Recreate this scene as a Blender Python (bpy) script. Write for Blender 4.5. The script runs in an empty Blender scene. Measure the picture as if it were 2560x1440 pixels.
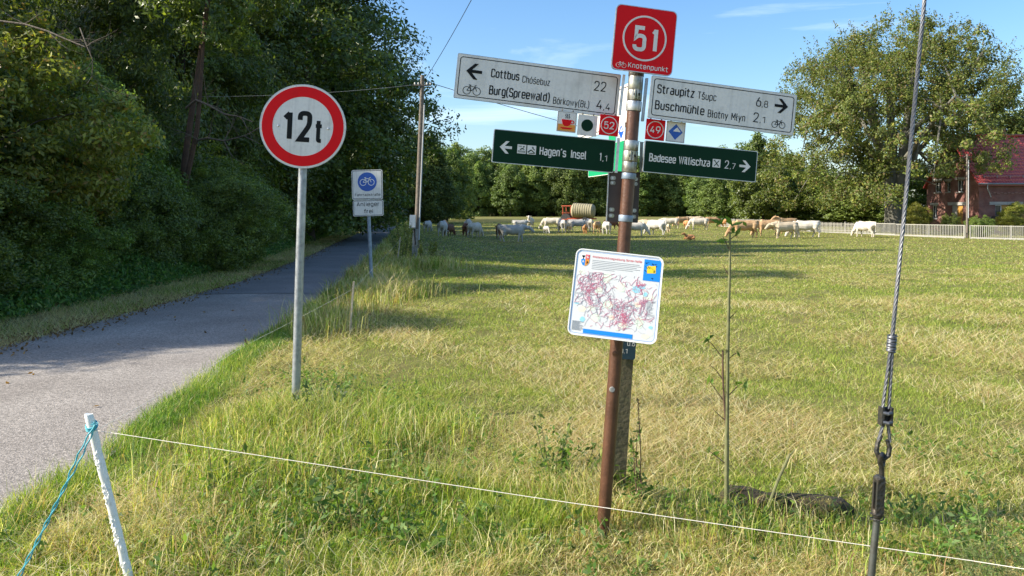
import bpy, bmesh, math, random
import numpy as np
from mathutils import Vector, Matrix, Euler
from math import radians as R, sin, cos, pi

# ------------------------------------------------------------------ camera, world, sun, exposure
SC = bpy.context.scene
COL = SC.collection
F, W0, H0, HZ, EYE = 1900.0, 2560.0, 1440.0, 530.0, 1.5
cam_d = bpy.data.cameras.new('camera'); cam = bpy.data.objects.new('camera', cam_d); COL.objects.link(cam)
cam.location = (0, 0, EYE); cam.rotation_euler = (R(90), 0, 0)
cam_d.sensor_width = 36; cam_d.lens = 36 * F / W0
cam_d.shift_y = -(H0 / 2 - HZ) / W0
cam_d.clip_start = 0.05; cam_d.clip_end = 3000
SC.camera = cam

SUN_AZ, SUN_EL = R(98), R(33.5)           # azimuth measured to the left of the view direction
S = Vector((-sin(SUN_AZ) * cos(SUN_EL), cos(SUN_AZ) * cos(SUN_EL), sin(SUN_EL)))
sun_d = bpy.data.lights.new('sun', 'SUN'); sun_d.energy = 5.0; sun_d.angle = R(0.6); sun_d.color = (1.0, 0.93, 0.80)
sun = bpy.data.objects.new('sun', sun_d); COL.objects.link(sun)
sun.rotation_euler = S.to_track_quat('Z', 'Y').to_euler(); sun.location = (-20, 0, 30)

world = bpy.data.worlds.new('World'); SC.world = world; world.use_nodes = True
wn = world.node_tree; wn.nodes.clear()
def wnode(t, **k):
    n = wn.nodes.new(t)
    for a, b in k.items(): setattr(n, a, b)
    return n
wo = wnode('ShaderNodeOutputWorld'); wb = wnode('ShaderNodeBackground')
sky = wnode('ShaderNodeTexSky', sky_type='NISHITA', sun_disc=False, sun_elevation=SUN_EL, sun_rotation=-SUN_AZ,
            altitude=50, air_density=1.0, dust_density=1.5, ozone_density=2.5)
tc = wnode('ShaderNodeTexCoord'); mp = wnode('ShaderNodeMapping'); mp.inputs['Scale'].default_value = (1.0, 1.0, 5.5)
mp.inputs['Rotation'].default_value = (0.0, R(-7), 0)
nz = wnode('ShaderNodeTexNoise'); nz.inputs['Scale'].default_value = 2.3; nz.inputs['Detail'].default_value = 8; nz.inputs['Roughness'].default_value = .62
nz.inputs['Distortion'].default_value = .5
cr = wnode('ShaderNodeValToRGB'); cr.color_ramp.elements[0].position = .53; cr.color_ramp.elements[1].position = .85
cr.color_ramp.elements[1].color = (.55, .55, .55, 1)
mx = wnode('ShaderNodeMix', data_type='RGBA'); mx.inputs[7].default_value = (7.2, 7.8, 8.6, 1)
wl = wn.links.new
wl(tc.outputs['Generated'], mp.inputs['Vector']); wl(mp.outputs[0], nz.inputs['Vector']); wl(nz.outputs['Fac'], cr.inputs['Fac'])
wl(cr.outputs['Color'], mx.inputs[0]); hsv = wnode('ShaderNodeHueSaturation'); hsv.inputs['Saturation'].default_value = 1.22; wl(sky.outputs['Color'], hsv.inputs['Color']); wl(hsv.outputs[0], mx.inputs[6]); wl(mx.outputs[2], wb.inputs['Color'])
wb.inputs['Strength'].default_value = 0.132; wl(wb.outputs[0], wo.inputs['Surface'])

SC.view_settings.view_transform = 'Standard'; SC.view_settings.look = 'None'
SC.view_settings.gamma = 1; SC.view_settings.use_curve_mapping = False
SC.view_settings.exposure = 0.90
SC.render.engine = 'CYCLES'
cy = SC.cycles
cy.use_denoising = True; cy.max_bounces = 6; cy.diffuse_bounces = 3; cy.glossy_bounces = 2; cy.transmission_bounces = 3; cy.transparent_max_bounces = 4
cy.caustics_reflective = False; cy.caustics_refractive = False
cy.sample_clamp_indirect = 4.0
SC.render.film_transparent = False

rng = np.random.default_rng(11); random.seed(7)

# ------------------------------------------------------------------ terrain functions
def sstep(t):
    t = np.clip(t, 0, 1); return t * t * (3 - 2 * t)
RY = np.array([-30, 0, 3.75, 5.5, 7.7, 10.2, 15.8, 26, 36, 60, 114, 160, 300, 600.])
RR = np.array([-2.1, -2.3, -2.53, -2.68, -2.92, -3.1, -3.58, -4.84, -6.1, -9.3, -16.8, -23.2, -43, -86.])   # right edge
RL = np.array([-5.6, -5.6, -5.6, -5.6, -5.6, -5.6, -5.75, -6.9, -8.4, -11.7, -19.6, -26.2, -46, -89.])   # left edge
def road_r(Y): return np.interp(Y, RY, RR)
def road_l(Y): return np.interp(Y, RY, RL)
PY = np.array([-30, 11, 25, 40, 55, 66, 92, 160, 250, 400, 1500.])
PZ = np.array([0, 0, -.3, -.6, -.8, -.75, -.45, -.1, .2, .3, .3])
def gz(X, Y):
    X = np.asarray(X, float); Y = np.asarray(Y, float)
    return sstep((X - road_r(Y) - 1.2) / 6.0) * np.interp(Y, PY, PZ)
def g(X, Y): return float(gz(X, Y))
def at(px, py, d):
    """the point seen at photo pixel px, py at a distance of d metres"""
    return Vector(((px - 1280) / F * d, d, EYE - (py - HZ) / F * d))
def onground(px, py, z=0.0):
    d = (EYE - z) * F / (py - HZ)
    for _ in range(30): d = .5 * d + .5 * (EYE - g((px - 1280) / F * d, d)) * F / (py - HZ)
    return Vector(((px - 1280) / F * d, d, g((px - 1280) / F * d, d)))
_nt = np.random.default_rng(3).random((64, 64))
def vnoise(x, y, s, o=0):
    x = np.asarray(x) / s + 37.3 + o * 7.1; y = np.asarray(y) / s + 11.7 + o * 3.3
    xi = np.floor(x).astype(int); yi = np.floor(y).astype(int); fx = sstep(x - xi); fy = sstep(y - yi)
    a = _nt[xi % 64, yi % 64]; b = _nt[(xi + 1) % 64, yi % 64]; c = _nt[xi % 64, (yi + 1) % 64]; d = _nt[(xi + 1) % 64, (yi + 1) % 64]
    return (a * (1 - fx) + b * fx) * (1 - fy) + (c * (1 - fx) + d * fx) * fy

# ------------------------------------------------------------------ object helpers
def tag(o, label=None, cat=None, group=None, kind=None):
    if label: o['label'] = label
    if cat: o['category'] = cat
    if group: o['group'] = group
    if kind: o['kind'] = kind
    return o
def empty(name, loc=(0, 0, 0), label=None, cat=None, group=None, rz=0):
    o = bpy.data.objects.new(name, None); COL.objects.link(o); o.location = loc; o.rotation_euler = (0, 0, rz)
    o.empty_display_size = .1
    return tag(o, label, cat, group)
def link(name, me, mat=None, parent=None, smooth=False):
    o = bpy.data.objects.new(name, me); COL.objects.link(o)
    if mat is not None and not me.materials: me.materials.append(mat)
    if smooth and len(me.polygons): me.polygons.foreach_set('use_smooth', [True] * len(me.polygons))
    if parent is not None: o.parent = parent
    return o
def big_mesh(name, verts, quads=None, tris=None, col=None):
    """fast mesh from numpy arrays; col = one RGB per face"""
    me = bpy.data.meshes.new(name); verts = np.asarray(verts, np.float32)
    me.vertices.add(len(verts)); me.vertices.foreach_set('co', verts.ravel())
    nq = 0 if quads is None else len(quads); nt = 0 if tris is None else len(tris)
    li = []
    if nq: li.append(np.asarray(quads, np.int32).ravel())
    if nt: li.append(np.asarray(tris, np.int32).ravel())
    li = np.concatenate(li); me.loops.add(len(li)); me.loops.foreach_set('vertex_index', li)
    me.polygons.add(nq + nt)
    st = np.concatenate([np.arange(nq) * 4, nq * 4 + np.arange(nt) * 3]).astype(np.int32)
    me.polygons.foreach_set('loop_start', st)
    me.update(calc_edges=True)
    if col is not None:
        c = np.ones((nq + nt, 4), np.float32); c[:, :3] = col
        a = me.attributes.new('col', 'FLOAT_COLOR', 'FACE') if False else None
        lc = np.concatenate([np.repeat(c[:nq], 4, 0), np.repeat(c[nq:], 3, 0)])
        a = me.color_attributes.new('col', 'FLOAT_COLOR', 'CORNER')
        a.data.foreach_set('color', lc.ravel())
    return me

class MB:
    """collects simple shapes into one mesh"""
    def __init__(s): s.v = []; s.f = []
    def add(s, vs, fs):
        n = len(s.v); s.v += [tuple(v) for v in vs]; s.f += [[i + n for i in f] for f in fs]; return s
    def box(s, c, d, M=None):
        x, y, z = d[0] / 2, d[1] / 2, d[2] / 2
        vs = [Vector((a * x, b * y, e * z)) for e in (-1, 1) for a, b in ((-1, -1), (1, -1), (1, 1), (-1, 1))]
        if M is not None: vs = [M @ v for v in vs]
        vs = [v + Vector(c) for v in vs]
        return s.add(vs, [(3, 2, 1, 0), (4, 5, 6, 7), (0, 1, 5, 4), (1, 2, 6, 5), (2, 3, 7, 6), (3, 0, 4, 7)])
    def tube(s, pts, r, n=10, cap=True, closed=False, squash=None):
        pts = [Vector(p) for p in pts]; m = len(pts)
        if not hasattr(r, '__len__'): r = [r] * m
        vs = []; up = None
        for i, p in enumerate(pts):
            if closed: t = pts[(i + 1) % m] - pts[i - 1]
            else: t = pts[min(i + 1, m - 1)] - pts[max(i - 1, 0)]
            t.normalize()
            if up is None:
                up = Vector((0, 0, 1)) if abs(t.z) < .9 else Vector((1, 0, 0))
            a = t.cross(up)
            if a.length < 1e-6: a = t.cross(Vector((0, 1, 0.01)))
            a.normalize(); b = a.cross(t).normalized(); up = b
            for k in range(n):
                th = 2 * pi * k / n; vs.append(p + (a * cos(th) + b * sin(th)) * r[i])
        fs = []
        for i in range(m if closed else m - 1):
            j = (i + 1) % m
            for k in range(n):
                fs.append((i * n + k, i * n + (k + 1) % n, j * n + (k + 1) % n, j * n + k))
        if cap and not closed: fs += [tuple(range(n))[::-1], tuple((m - 1) * n + k for k in range(n))]
        return s.add(vs, fs)
    def lathe(s, prof, c=(0, 0, 0), n=16, M=None):
        """profile of (radius, z) turned about the z axis"""
        vs = []; c = Vector(c)
        for r_, z in prof:
            for k in range(n):
                v = Vector((r_ * cos(2 * pi * k / n), r_ * sin(2 * pi * k / n), z))
                vs.append((M @ v if M is not None else v) + c)
        fs = [(i * n + k, i * n + (k + 1) % n, (i + 1) * n + (k + 1) % n, (i + 1) * n + k) for i in range(len(prof) - 1) for k in range(n)]
        fs += [tuple(range(n))[::-1], tuple((len(prof) - 1) * n + k for k in range(n))]
        return s.add(vs, fs)
    def plate(s, outline, y0, y1):
        """closed outline of (x, z) made into a plate between depths y0 (front) and y1"""
        n = len(outline)
        vs = [(x, y0, z) for x, z in outline] + [(x, y1, z) for x, z in outline]
        fs = [tuple(range(n)), tuple(range(2 * n - 1, n - 1, -1))] + [(i, n + i, n + (i + 1) % n, (i + 1) % n) for i in range(n)]
        return s.add(vs, fs)
    def band(s, A, B, y0, y1, closed=True):
        """ring-like strip between two outlines with the same number of points"""
        n = len(A); vs = [(x, y0, z) for x, z in A] + [(x, y0, z) for x, z in B] + [(x, y1, z) for x, z in A] + [(x, y1, z) for x, z in B]
        fs = []
        for i in range(n if closed else n - 1):
            j = (i + 1) % n
            fs += [(i, j, n + j, n + i), (2 * n + j, 2 * n + i, 3 * n + i, 3 * n + j), (i, 2 * n + i, 2 * n + j, j), (n + i, n + j, 3 * n + j, 3 * n + i)]
        return s.add(vs, fs)
    def stroke(s, p, q, w, y0, y1):
        p = Vector(p); q = Vector(q); t = (q - p)
        if t.length < 1e-7: return s
        t.normalize(); n = Vector((-t.y, t.x)) * w / 2
        return s.plate([tuple(p - n), tuple(q - n), tuple(q + n), tuple(p + n)], y0, y1)
    def mesh(s, name='mesh'):
        me = bpy.data.meshes.new(name); me.from_pydata(s.v, [], s.f); me.update()
        bm = bmesh.new(); bm.from_mesh(me); bmesh.ops.recalc_face_normals(bm, faces=bm.faces); bm.to_mesh(me); bm.free()
        return me
    def build(s, name, mat, parent=None, smooth=False):
        o = link(name, s.mesh(name), mat, parent, smooth)
        if smooth:
            try: o.data.set_sharp_from_angle(angle=R(40))
            except Exception: pass
        return o
def circ(cx, cz, r, n=32, a0=0, a1=2 * pi, full=True):
    m = n if full else n + 1
    return [(cx + r * cos(a0 + (a1 - a0) * k / n), cz + r * sin(a0 + (a1 - a0) * k / n)) for k in range(m)]
def rrect(w, h, r, n=6, cx=0, cz=0):
    o = []
    for sx, sz, a in ((1, -1, -90), (1, 1, 0), (-1, 1, 90), (-1, -1, 180)):
        for k in range(n + 1):
            t = R(a + 90 * k / n); o.append((cx + sx * (w / 2 - r) + r * cos(t), cz + sz * (h / 2 - r) + r * sin(t)))
    return o

# ------------------------------------------------------------------ materials
def mat(name, base=(.5, .5, .5), rough=.6, metal=0, spec=.5, noise=None, bump=None, coat=0):
    """noise = list of (scale, colour, amount low, amount high); bump = (scale, strength)"""
    m = bpy.data.materials.new(name); m.use_nodes = True; nt = m.node_tree; b = nt.nodes['Principled BSDF']
    b.inputs['Base Color'].default_value = (*base, 1); b.inputs['Roughness'].default_value = rough
    b.inputs['Metallic'].default_value = metal; b.inputs['Specular IOR Level'].default_value = spec
    b.inputs['Coat Weight'].default_value = coat
    t = nt.nodes.new('ShaderNodeTexCoord'); last = None
    for sc, c, lo, hi in (noise or []):
        n = nt.nodes.new('ShaderNodeTexNoise'); n.inputs['Scale'].default_value = sc; n.inputs['Detail'].default_value = 6; n.inputs['Roughness'].default_value = .6
        nt.links.new(t.outputs['Object'], n.inputs['Vector'])
        r_ = nt.nodes.new('ShaderNodeMapRange'); r_.inputs[1].default_value = lo; r_.inputs[2].default_value = hi
        nt.links.new(n.outputs['Fac'], r_.inputs[0])
        mm = nt.nodes.new('ShaderNodeMix'); mm.data_type = 'RGBA'; nt.links.new(r_.outputs[0], mm.inputs[0])
        if last is None: mm.inputs[6].default_value = (*base, 1)
        else: nt.links.new(last, mm.inputs[6])
        mm.inputs[7].default_value = (*c, 1); last = mm.outputs[2]
    if last is not None: nt.links.new(last, b.inputs['Base Color'])
    if bump:
        n = nt.nodes.new('ShaderNodeTexNoise'); n.inputs['Scale'].default_value = bump[0]; n.inputs['Detail'].default_value = 5
        nt.links.new(t.outputs['Object'], n.inputs['Vector'])
        bp = nt.nodes.new('ShaderNodeBump'); bp.inputs['Strength'].default_value = bump[1]; bp.inputs['Distance'].default_value = .02
        nt.links.new(n.outputs['Fac'], bp.inputs['Height']); nt.links.new(bp.outputs[0], b.inputs['Normal'])
    return m
def leaf_mat(name, hue=(1, 1, 1), var=.25, trans=.35, rough=.55, spec=.35):
    """foliage: per-leaf colour from the mesh, shifted a little from plant to plant"""
    m = bpy.data.materials.new(name); m.use_nodes = True; nt = m.node_tree; nt.nodes.clear(); L = nt.links.new
    out = nt.nodes.new('ShaderNodeOutputMaterial'); at_ = nt.nodes.new('ShaderNodeVertexColor'); at_.layer_name = 'col'
    oi = nt.nodes.new('ShaderNodeObjectInfo')
    mr = nt.nodes.new('ShaderNodeMapRange'); mr.inputs[3].default_value = 1 - var; mr.inputs[4].default_value = 1 + var
    L(oi.outputs['Random'], mr.inputs[0])
    hs = nt.nodes.new('ShaderNodeHueSaturation'); L(mr.outputs[0], hs.inputs['Value'])
    mh = nt.nodes.new('ShaderNodeMapRange'); mh.inputs[3].default_value = .5 - var * .05; mh.inputs[4].default_value = .5 + var * .07
    fr = nt.nodes.new('ShaderNodeMath'); fr.operation = 'FRACT'; mu = nt.nodes.new('ShaderNodeMath'); mu.operation = 'MULTIPLY'; mu.inputs[1].default_value = 7.31
    L(oi.outputs['Random'], mu.inputs[0]); L(mu.outputs[0], fr.inputs[0]); L(fr.outputs[0], mh.inputs[0]); L(mh.outputs[0], hs.inputs['Hue'])
    tint = nt.nodes.new('ShaderNodeMix'); tint.data_type = 'RGBA'; tint.blend_type = 'MULTIPLY'; tint.inputs[0].default_value = 1
    L(at_.outputs['Color'], tint.inputs[6]); tint.inputs[7].default_value = (*hue, 1); L(tint.outputs[2], hs.inputs['Color'])
    p = nt.nodes.new('ShaderNodeBsdfPrincipled'); p.inputs['Roughness'].default_value = rough; p.inputs['Specular IOR Level'].default_value = spec
    L(hs.outputs['Color'], p.inputs['Base Color'])
    tr = nt.nodes.new('ShaderNodeBsdfTranslucent'); g2 = nt.nodes.new('ShaderNodeMix'); g2.data_type = 'RGBA'; g2.blend_type = 'MULTIPLY'; g2.inputs[0].default_value = 1
    g2.inputs[7].default_value = (1.5, 1.6, .7, 1); L(hs.outputs['Color'], g2.inputs[6]); L(g2.outputs[2], tr.inputs['Color'])
    ms = nt.nodes.new('ShaderNodeMixShader'); ms.inputs[0].default_value = trans
    L(p.outputs[0], ms.inputs[1]); L(tr.outputs[0], ms.inputs[2]); L(ms.outputs[0], out.inputs['Surface'])
    return m

M = {}
M['galv'] = mat('galvanised_steel', (.36, .39, .41), .42, .55, noise=[(30, (.24, .26, .28), .4, .65), (6, (.48, .50, .52), .5, .8)])
M['galv_blue'] = mat('weathered_steel_tube', (.25, .31, .38), .5, .4, noise=[(18, (.16, .21, .27), .4, .7)])
M['alu'] = mat('aluminium', (.55, .56, .56), .38, .75, noise=[(25, (.35, .36, .36), .45, .7)])
M['clamp'] = mat('clamp_metal', (.42, .42, .39), .38, .75, noise=[(22, (.19, .18, .15), .4, .62), (9, (.34, .36, .20), .55, .75)])
M['rust'] = mat('brown_painted_post', (.115, .052, .030), .38, .1, noise=[(14, (.075, .034, .02), .4, .65), (60, (.16, .08, .05), .6, .8)], bump=(90, .1))
M['darkback'] = mat('dark_sign_back', (.055, .040, .035), .5, .2, noise=[(8, (.08, .06, .05), .4, .7)])
def grime(name, c, r=.42, dirt=(.3, .29, .25), a=(.52, .9)):
    m = _grime(name, c, r, dirt, a); nt = m.node_tree; L = nt.links.new; b = nt.nodes['Principled BSDF']; src = b.inputs['Base Color'].links[0].from_socket
    t = nt.nodes.new('ShaderNodeTexCoord'); mp_ = nt.nodes.new('ShaderNodeMapping'); mp_.inputs['Scale'].default_value = (46, 1, 2.2); n = nt.nodes.new('ShaderNodeTexNoise'); n.inputs['Scale'].default_value = 1; n.inputs['Detail'].default_value = 5
    L(t.outputs['Object'], mp_.inputs[0]); L(mp_.outputs[0], n.inputs['Vector']); r_ = nt.nodes.new('ShaderNodeMapRange'); r_.inputs[1].default_value = .5; r_.inputs[2].default_value = .8; r_.inputs[4].default_value = .45; L(n.outputs['Fac'], r_.inputs[0])
    mm = nt.nodes.new('ShaderNodeMix'); mm.data_type = 'RGBA'; L(r_.outputs[0], mm.inputs[0]); L(src, mm.inputs[6]); mm.inputs[7].default_value = (*(x * .55 for x in c), 1); L(mm.outputs[2], b.inputs['Base Color']); return m
def _grime(name, c, r=.42, dirt=(.3, .29, .25), a=(.52, .9)): return mat(name, c, r, noise=[(9, dirt, a[0], a[1] + .25), (55, tuple(x * .82 for x in c), .5, .85)])
M['white_face'] = grime('white_reflective_sheet', (.72, .70, .66))
M['white_clean'] = mat('white_print', (.78, .78, .76), .45)
M['red_face'] = mat('red_reflective_sheet', (.70, .006, .010), .45, spec=.15, noise=[(9, (.58, .008, .012), .5, .9)])
M['green_face'] = mat('dark_green_sheet', (.002, .026, .011), .40, spec=.12, noise=[(9, (.003, .030, .013), .5, .9)])
M['green_bright'] = mat('bright_green_sheet', (.01, .30, .13), .4)
M['blue_face'] = grime('blue_sheet', (.012, .09, .42), .4, (.02, .08, .35))
M['blue_map'] = mat('map_blue_print', (.01, .23, .70), .35)
M['black'] = mat('black_print', (.010, .011, .011), .55, spec=.15)
M['grey_print'] = mat('grey_print', (.30, .32, .34), .5)
M['pink_print'] = mat('pink_route_print', (.70, .15, .25), .45)
M['red_print'] = mat('red_print', (.62, .03, .05), .45)
M['dkline'] = mat('dark_route_print', (.24, .20, .24), .45)
M['pale_green'] = mat('pale_green_print', (.68, .77, .63), .4)
M['cream_print'] = mat('cream_print', (.78, .74, .58), .4)
M['cyan_print'] = mat('lake_print', (.30, .62, .72), .4)
M['yellow'] = mat('yellow_print', (.80, .58, .02), .4)
M['orange'] = mat('orange_print', (.72, .28, .03), .4)
M['map_face'] = mat('map_paper', (.66, .67, .66), .3, coat=.15)
M['plastic_white'] = mat('white_stake_plastic', (.80, .79, .74), .45, noise=[(35, (.5, .48, .42), .55, .8)])
M['pale_wood'] = mat('pale_wood', (.50, .43, .31), .8, noise=[(30, (.32, .27, .19), .4, .7)], bump=(60, .4))
M['old_wood'] = mat('mossy_wood', (.10, .085, .045), .9, noise=[(16, (.06, .055, .03), .35, .6), (40, (.11, .105, .048), .5, .8)], bump=(50, .3))
M['pole_wood'] = mat('grey_pole_wood', (.20, .165, .13), .85, noise=[(12, (.12, .10, .08), .4, .7)], bump=(20, .5))
M['concrete'] = mat('concrete', (.36, .35, .32), .85, noise=[(14, (.22, .21, .19), .4, .7)], bump=(50, .4))
M['conduit'] = mat('grey_conduit', (.45, .46, .46), .6)
M['twine_blue'] = mat('blue_twine', (.03, .33, .40), .6, noise=[(60, (.15, .5, .55), .4, .7)])
M['twine_white'] = mat('white_fence_cord', (.62, .58, .50), .6)
M['cable'] = mat('steel_cable', (.15, .15, .155), .5, .6, noise=[(120, (.10, .11, .13), .4, .6)])
M['iron'] = mat('dark_iron', (.045, .045, .042), .5, .5, noise=[(60, (.09, .07, .05), .45, .7)], bump=(120, .3))
M['bark'] = mat('bark', (.085, .068, .05), .95, noise=[(4, (.05, .04, .03), .4, .6), (18, (.12, .10, .08), .5, .75)], bump=(14, 1.0))
M['bark_red'] = mat('reddish_bark', (.10, .055, .032), .95, noise=[(5, (.07, .04, .025), .4, .6)], bump=(14, 1.0))
M['bark_grey'] = mat('grey_bark', (.16, .15, .125), .9, noise=[(2, (.10, .095, .075), .4, .65), (10, (.13, .14, .08), .5, .75)], bump=(6, .8))
M['deadwood'] = mat('dead_branch_bark', (.13, .105, .075), .9, noise=[(9, (.12, .09, .07), .4, .7)], bump=(30, .6))
M['stem'] = mat('green_stem', (.13, .15, .05), .7, noise=[(20, (.16, .12, .06), .45, .7)])
M['stem_pale'] = mat('pale_stem', (.17, .175, .07), .75, noise=[(30, (.10, .10, .045), .4, .7)])
M['stem_brown'] = mat('brown_stem', (.10, .06, .035), .8)
M['leaf'] = leaf_mat('tree_leaves', (1, 1, 1), .22, .38, .42, .5)
M['leaf_far'] = leaf_mat('far_tree_leaves', (1, 1, 1), .25, .30)
M['leaf_beech'] = leaf_mat('beech_leaves', (1, 1, 1), .02, .28)
M['leaf_yel'] = leaf_mat('shrub_leaves', (1, 1, 1), .15, .40, .45, .45)
M['weed'] = leaf_mat('weed_leaves', (1, 1, 1), .15, .40)
M['grass'] = leaf_mat('grass_blades', (1, 1, 1), .0, .38, .6, .3)

# ------------------------------------------------------------------ shape library: lettering and cattle bodies, evaluated once
X_ = .73
GL = {}
def G(ch, w, *paths): GL[ch] = (w, paths)
C_ = True
def cl(pts, r=.19): return (pts, True, r)
def op(*pts, r=.19): return (list(pts), False, r)
def sh(*pts): return (list(pts), False, 0)
bowl = lambda W=.42: cl([(0, 0), (W, 0), (W, X_), (0, X_)])
G(' ', .2); G('o', .42, bowl()); G('c', .38, op((.38, X_ - .18), (.38, X_), (0, X_), (0, 0), (.38, 0), (.38, .18)))
G('n', .40, sh((0, 0), (0, X_)), op((0, X_ * .55), (0, X_), (.40, X_), (.40, 0)))
G('h', .40, sh((0, 0), (0, 1)), op((0, X_ * .55), (0, X_), (.40, X_), (.40, 0)))
G('m', .68, sh((0, 0), (0, X_)), op((0, X_ * .55), (0, X_), (.34, X_), (.34, 0), r=.16), op((.34, X_ * .55), (.34, X_), (.68, X_), (.68, 0), r=.16))
G('u', .40, op((0, X_), (0, 0), (.40, 0), (.40, .3)), sh((.40, 0), (.40, X_))); G('t', .30, op((.10, .97), (.10, 0), (.32, 0), r=.12), sh((-.09, X_ - .02), (.34, X_ - .02)))
G('b', .42, sh((0, 0), (0, 1)), bowl()); G('d', .42, sh((.42, 0), (.42, 1)), bowl()); G('p', .42, sh((0, -.26), (0, X_)), bowl())
G('g', .42, bowl(), op((.42, X_), (.42, -.25), (.03, -.25), r=.16)); G('e', .42, op((0, X_ * .5, 0), (.42, X_ * .5, 0), (.42, X_), (0, X_), (0, 0), (.40, 0), (.40, .13)))
SP_ = op((.36, X_ - .14), (.36, X_), (0, X_), (0, X_ * .52), (.38, X_ * .5), (.38, 0), (0, 0), (0, .14), r=.13)
G('s', .38, SP_); G('z', .36, sh((0, X_), (.36, X_), (0, 0), (.37, 0))); G('r', .27, sh((0, 0), (0, X_)), op((0, X_ * .5), (0, X_), (.27, X_), r=.16))
G('a', .40, op((.03, X_), (.40, X_), (.40, 0), r=.16), cl([(0, 0), (.40, 0), (.40, X_ * .56), (0, X_ * .56)], .15))
G('l', .14, op((0, 1), (0, 0), (.14, 0), r=.10)); G('i', .0, sh((0, 0), (0, X_)), sh((0, .88), (0, 1.02))); G('k', .38, sh((0, 0), (0, 1)), sh((.36, X_), (0, .26)), sh((.13, .40), (.39, 0)))
G('w', .60, sh((0, X_), (.15, .02), (.30, X_ * .95), (.45, .02), (.60, X_))); G('y', .42, sh((0, X_), (.21, .02)), sh((.42, X_), (.12, -.26)))
G('f', .28, op((.32, 1), (.10, 1), (.10, 0), r=.14), sh((-.07, X_), (.30, X_))); G('\u00df', .44, op((0, 0), (0, 1), (.38, 1), (.38, .57), (.2, .57), r=.15), op((.2, .57), (.44, .57), (.44, 0), (.17, 0), r=.17))
G('\u00f3', .42, bowl(), sh((.18, .86), (.30, 1.04))); G('\u015b', .38, SP_, sh((.16, .86), (.28, 1.04))); G('\u0161', .38, SP_, sh((.06, 1.03), (.19, .86), (.32, 1.03)))
G('\u00fc', .40, op((0, X_), (0, 0), (.40, 0), (.40, .3)), sh((.40, 0), (.40, X_)), sh((.08, .86), (.08, .99)), sh((.32, .86), (.32, .99)))
G('\u0142', .14, op((.04, 1), (.04, 0), (.18, 0), r=.10), sh((-.08, .42), (.18, .62))); G('\u00b4', .14, sh((0, .80), (.12, 1.0)))
G('(', .18, op((.18, 1.10), (0, .85), (0, .05), (.18, -.20), r=.3)); G(')', .18, op((0, 1.10), (.18, .85), (.18, .05), (0, -.20), r=.3)); G('-', .26, sh((0, .38), (.26, .38))); G('.', .0, sh((0, -.06), (0, .09))); G(',', .05, sh((.05, .10), (0, -.14)))
G('B', .46, op((.12, 1), (.42, 1), (.42, .53), (.12, .53)), op((0, .53, 0), (.46, .53), (.46, 0), (0, 0, 0), (0, 1, 0), (.14, 1, 0))); G('C', .44, op((.44, .74), (.44, 1), (0, 1), (0, 0), (.44, 0), (.44, .26)))
G('S', .44, op((.43, .78), (.43, 1), (0, 1), (0, .54), (.45, .50), (.45, 0), (0, 0), (0, .22), r=.17)); G('T', .46, sh((0, 1), (.46, 1)), sh((.23, 1), (.23, 0))); G('M', .60, sh((0, 0), (0, 1)), sh((.60, 0), (.60, 1)), sh((0, 1), (.30, .30)), sh((.60, 1), (.30, .30)))
G('H', .46, sh((0, 0), (0, 1)), sh((.46, 0), (.46, 1)), sh((0, .52), (.46, .52))); G('I', .0, sh((0, 0), (0, 1))); G('W', .76, sh((0, 1), (.19, .02), (.38, .97), (.57, .02), (.76, 1))); G('K', .46, sh((0, 0), (0, 1)), sh((.44, 1), (0, .36)), sh((.15, .56), (.47, 0)))
G('F', .40, sh((0, 0), (0, 1), (.40, 1)), sh((0, .53), (.36, .53))); G('A', .52, sh((0, 0), (.26, 1), (.52, 0)), sh((.08, .28), (.44, .28))); G('N', .46, sh((0, 0), (0, 1), (.46, 0), (.46, 1)))
G('0', .44, cl([(0, 0), (.44, 0), (.44, 1), (0, 1)])); G('1', .24, sh((-.02, .78), (.24, .97)), sh((.24, 1), (.24, 0))); G('2', .46, op((0, .74), (0, 1), (.44, 1), (.44, .56), (.0, .0, 0), (.46, 0, 0), r=.21))
G('4', .48, sh((.30, 1), (0, .26), (.48, .26)), sh((.36, .50), (.36, 0))); G('5', .45, op((.42, 1, 0), (.05, 1, 0), (.04, .53, 0), (.14, .63, .08), (.45, .63), (.45, 0), (0, 0), (0, .20), r=.2))
G('6', .46, cl([(0, 0), (.46, 0), (.46, .60), (0, .60)], .2), op((0, .30), (0, .46), (.28, 1), r=.1)); G('7', .44, sh((0, 1), (.44, 1), (.12, 0)))
G('8', .46, cl([(.03, .53), (.43, .53), (.43, 1), (.03, 1)], .18), cl([(0, 0), (.46, 0), (.46, .53), (0, .53)], .2)); G('9', .46, cl([(0, .40), (.46, .40), (.46, 1), (0, 1)], .2), op((.46, .70), (.46, .54), (.18, 0), r=.1))
def roundpath(pts, closed, r, sx, k):
    P = [(Vector((p[0] * sx, p[1] * k)), (p[2] if len(p) > 2 else r) * k) for p in pts]; n = len(P); out = []
    for i, (p, rr) in enumerate(P):
        if rr <= 0 or (not closed and i in (0, n - 1)): out.append(p); continue
        a = P[i - 1][0] - p; b = P[(i + 1) % n][0] - p; la, lb = a.length, b.length
        t = min(rr, la * .499 if (closed or i > 1) else la, lb * .499 if (closed or i < n - 2) else lb); q0 = p + a / la * t; q1 = p + b / lb * t
        for j in range(7):
            u = j / 6; out.append(q0 * ((1 - u) ** 2) * 1.0 + p * (2 * u * (1 - u)) + q1 * u * u if False else q0.lerp(p, u * .9).lerp(p.lerp(q1, .1 + u * .9), u))
    res = [out[0]]
    for p in out[1:]:
        if (p - res[-1]).length > 1e-5: res.append(p)
    if closed and (res[0] - res[-1]).length < 1e-5: res.pop()
    return res
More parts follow.
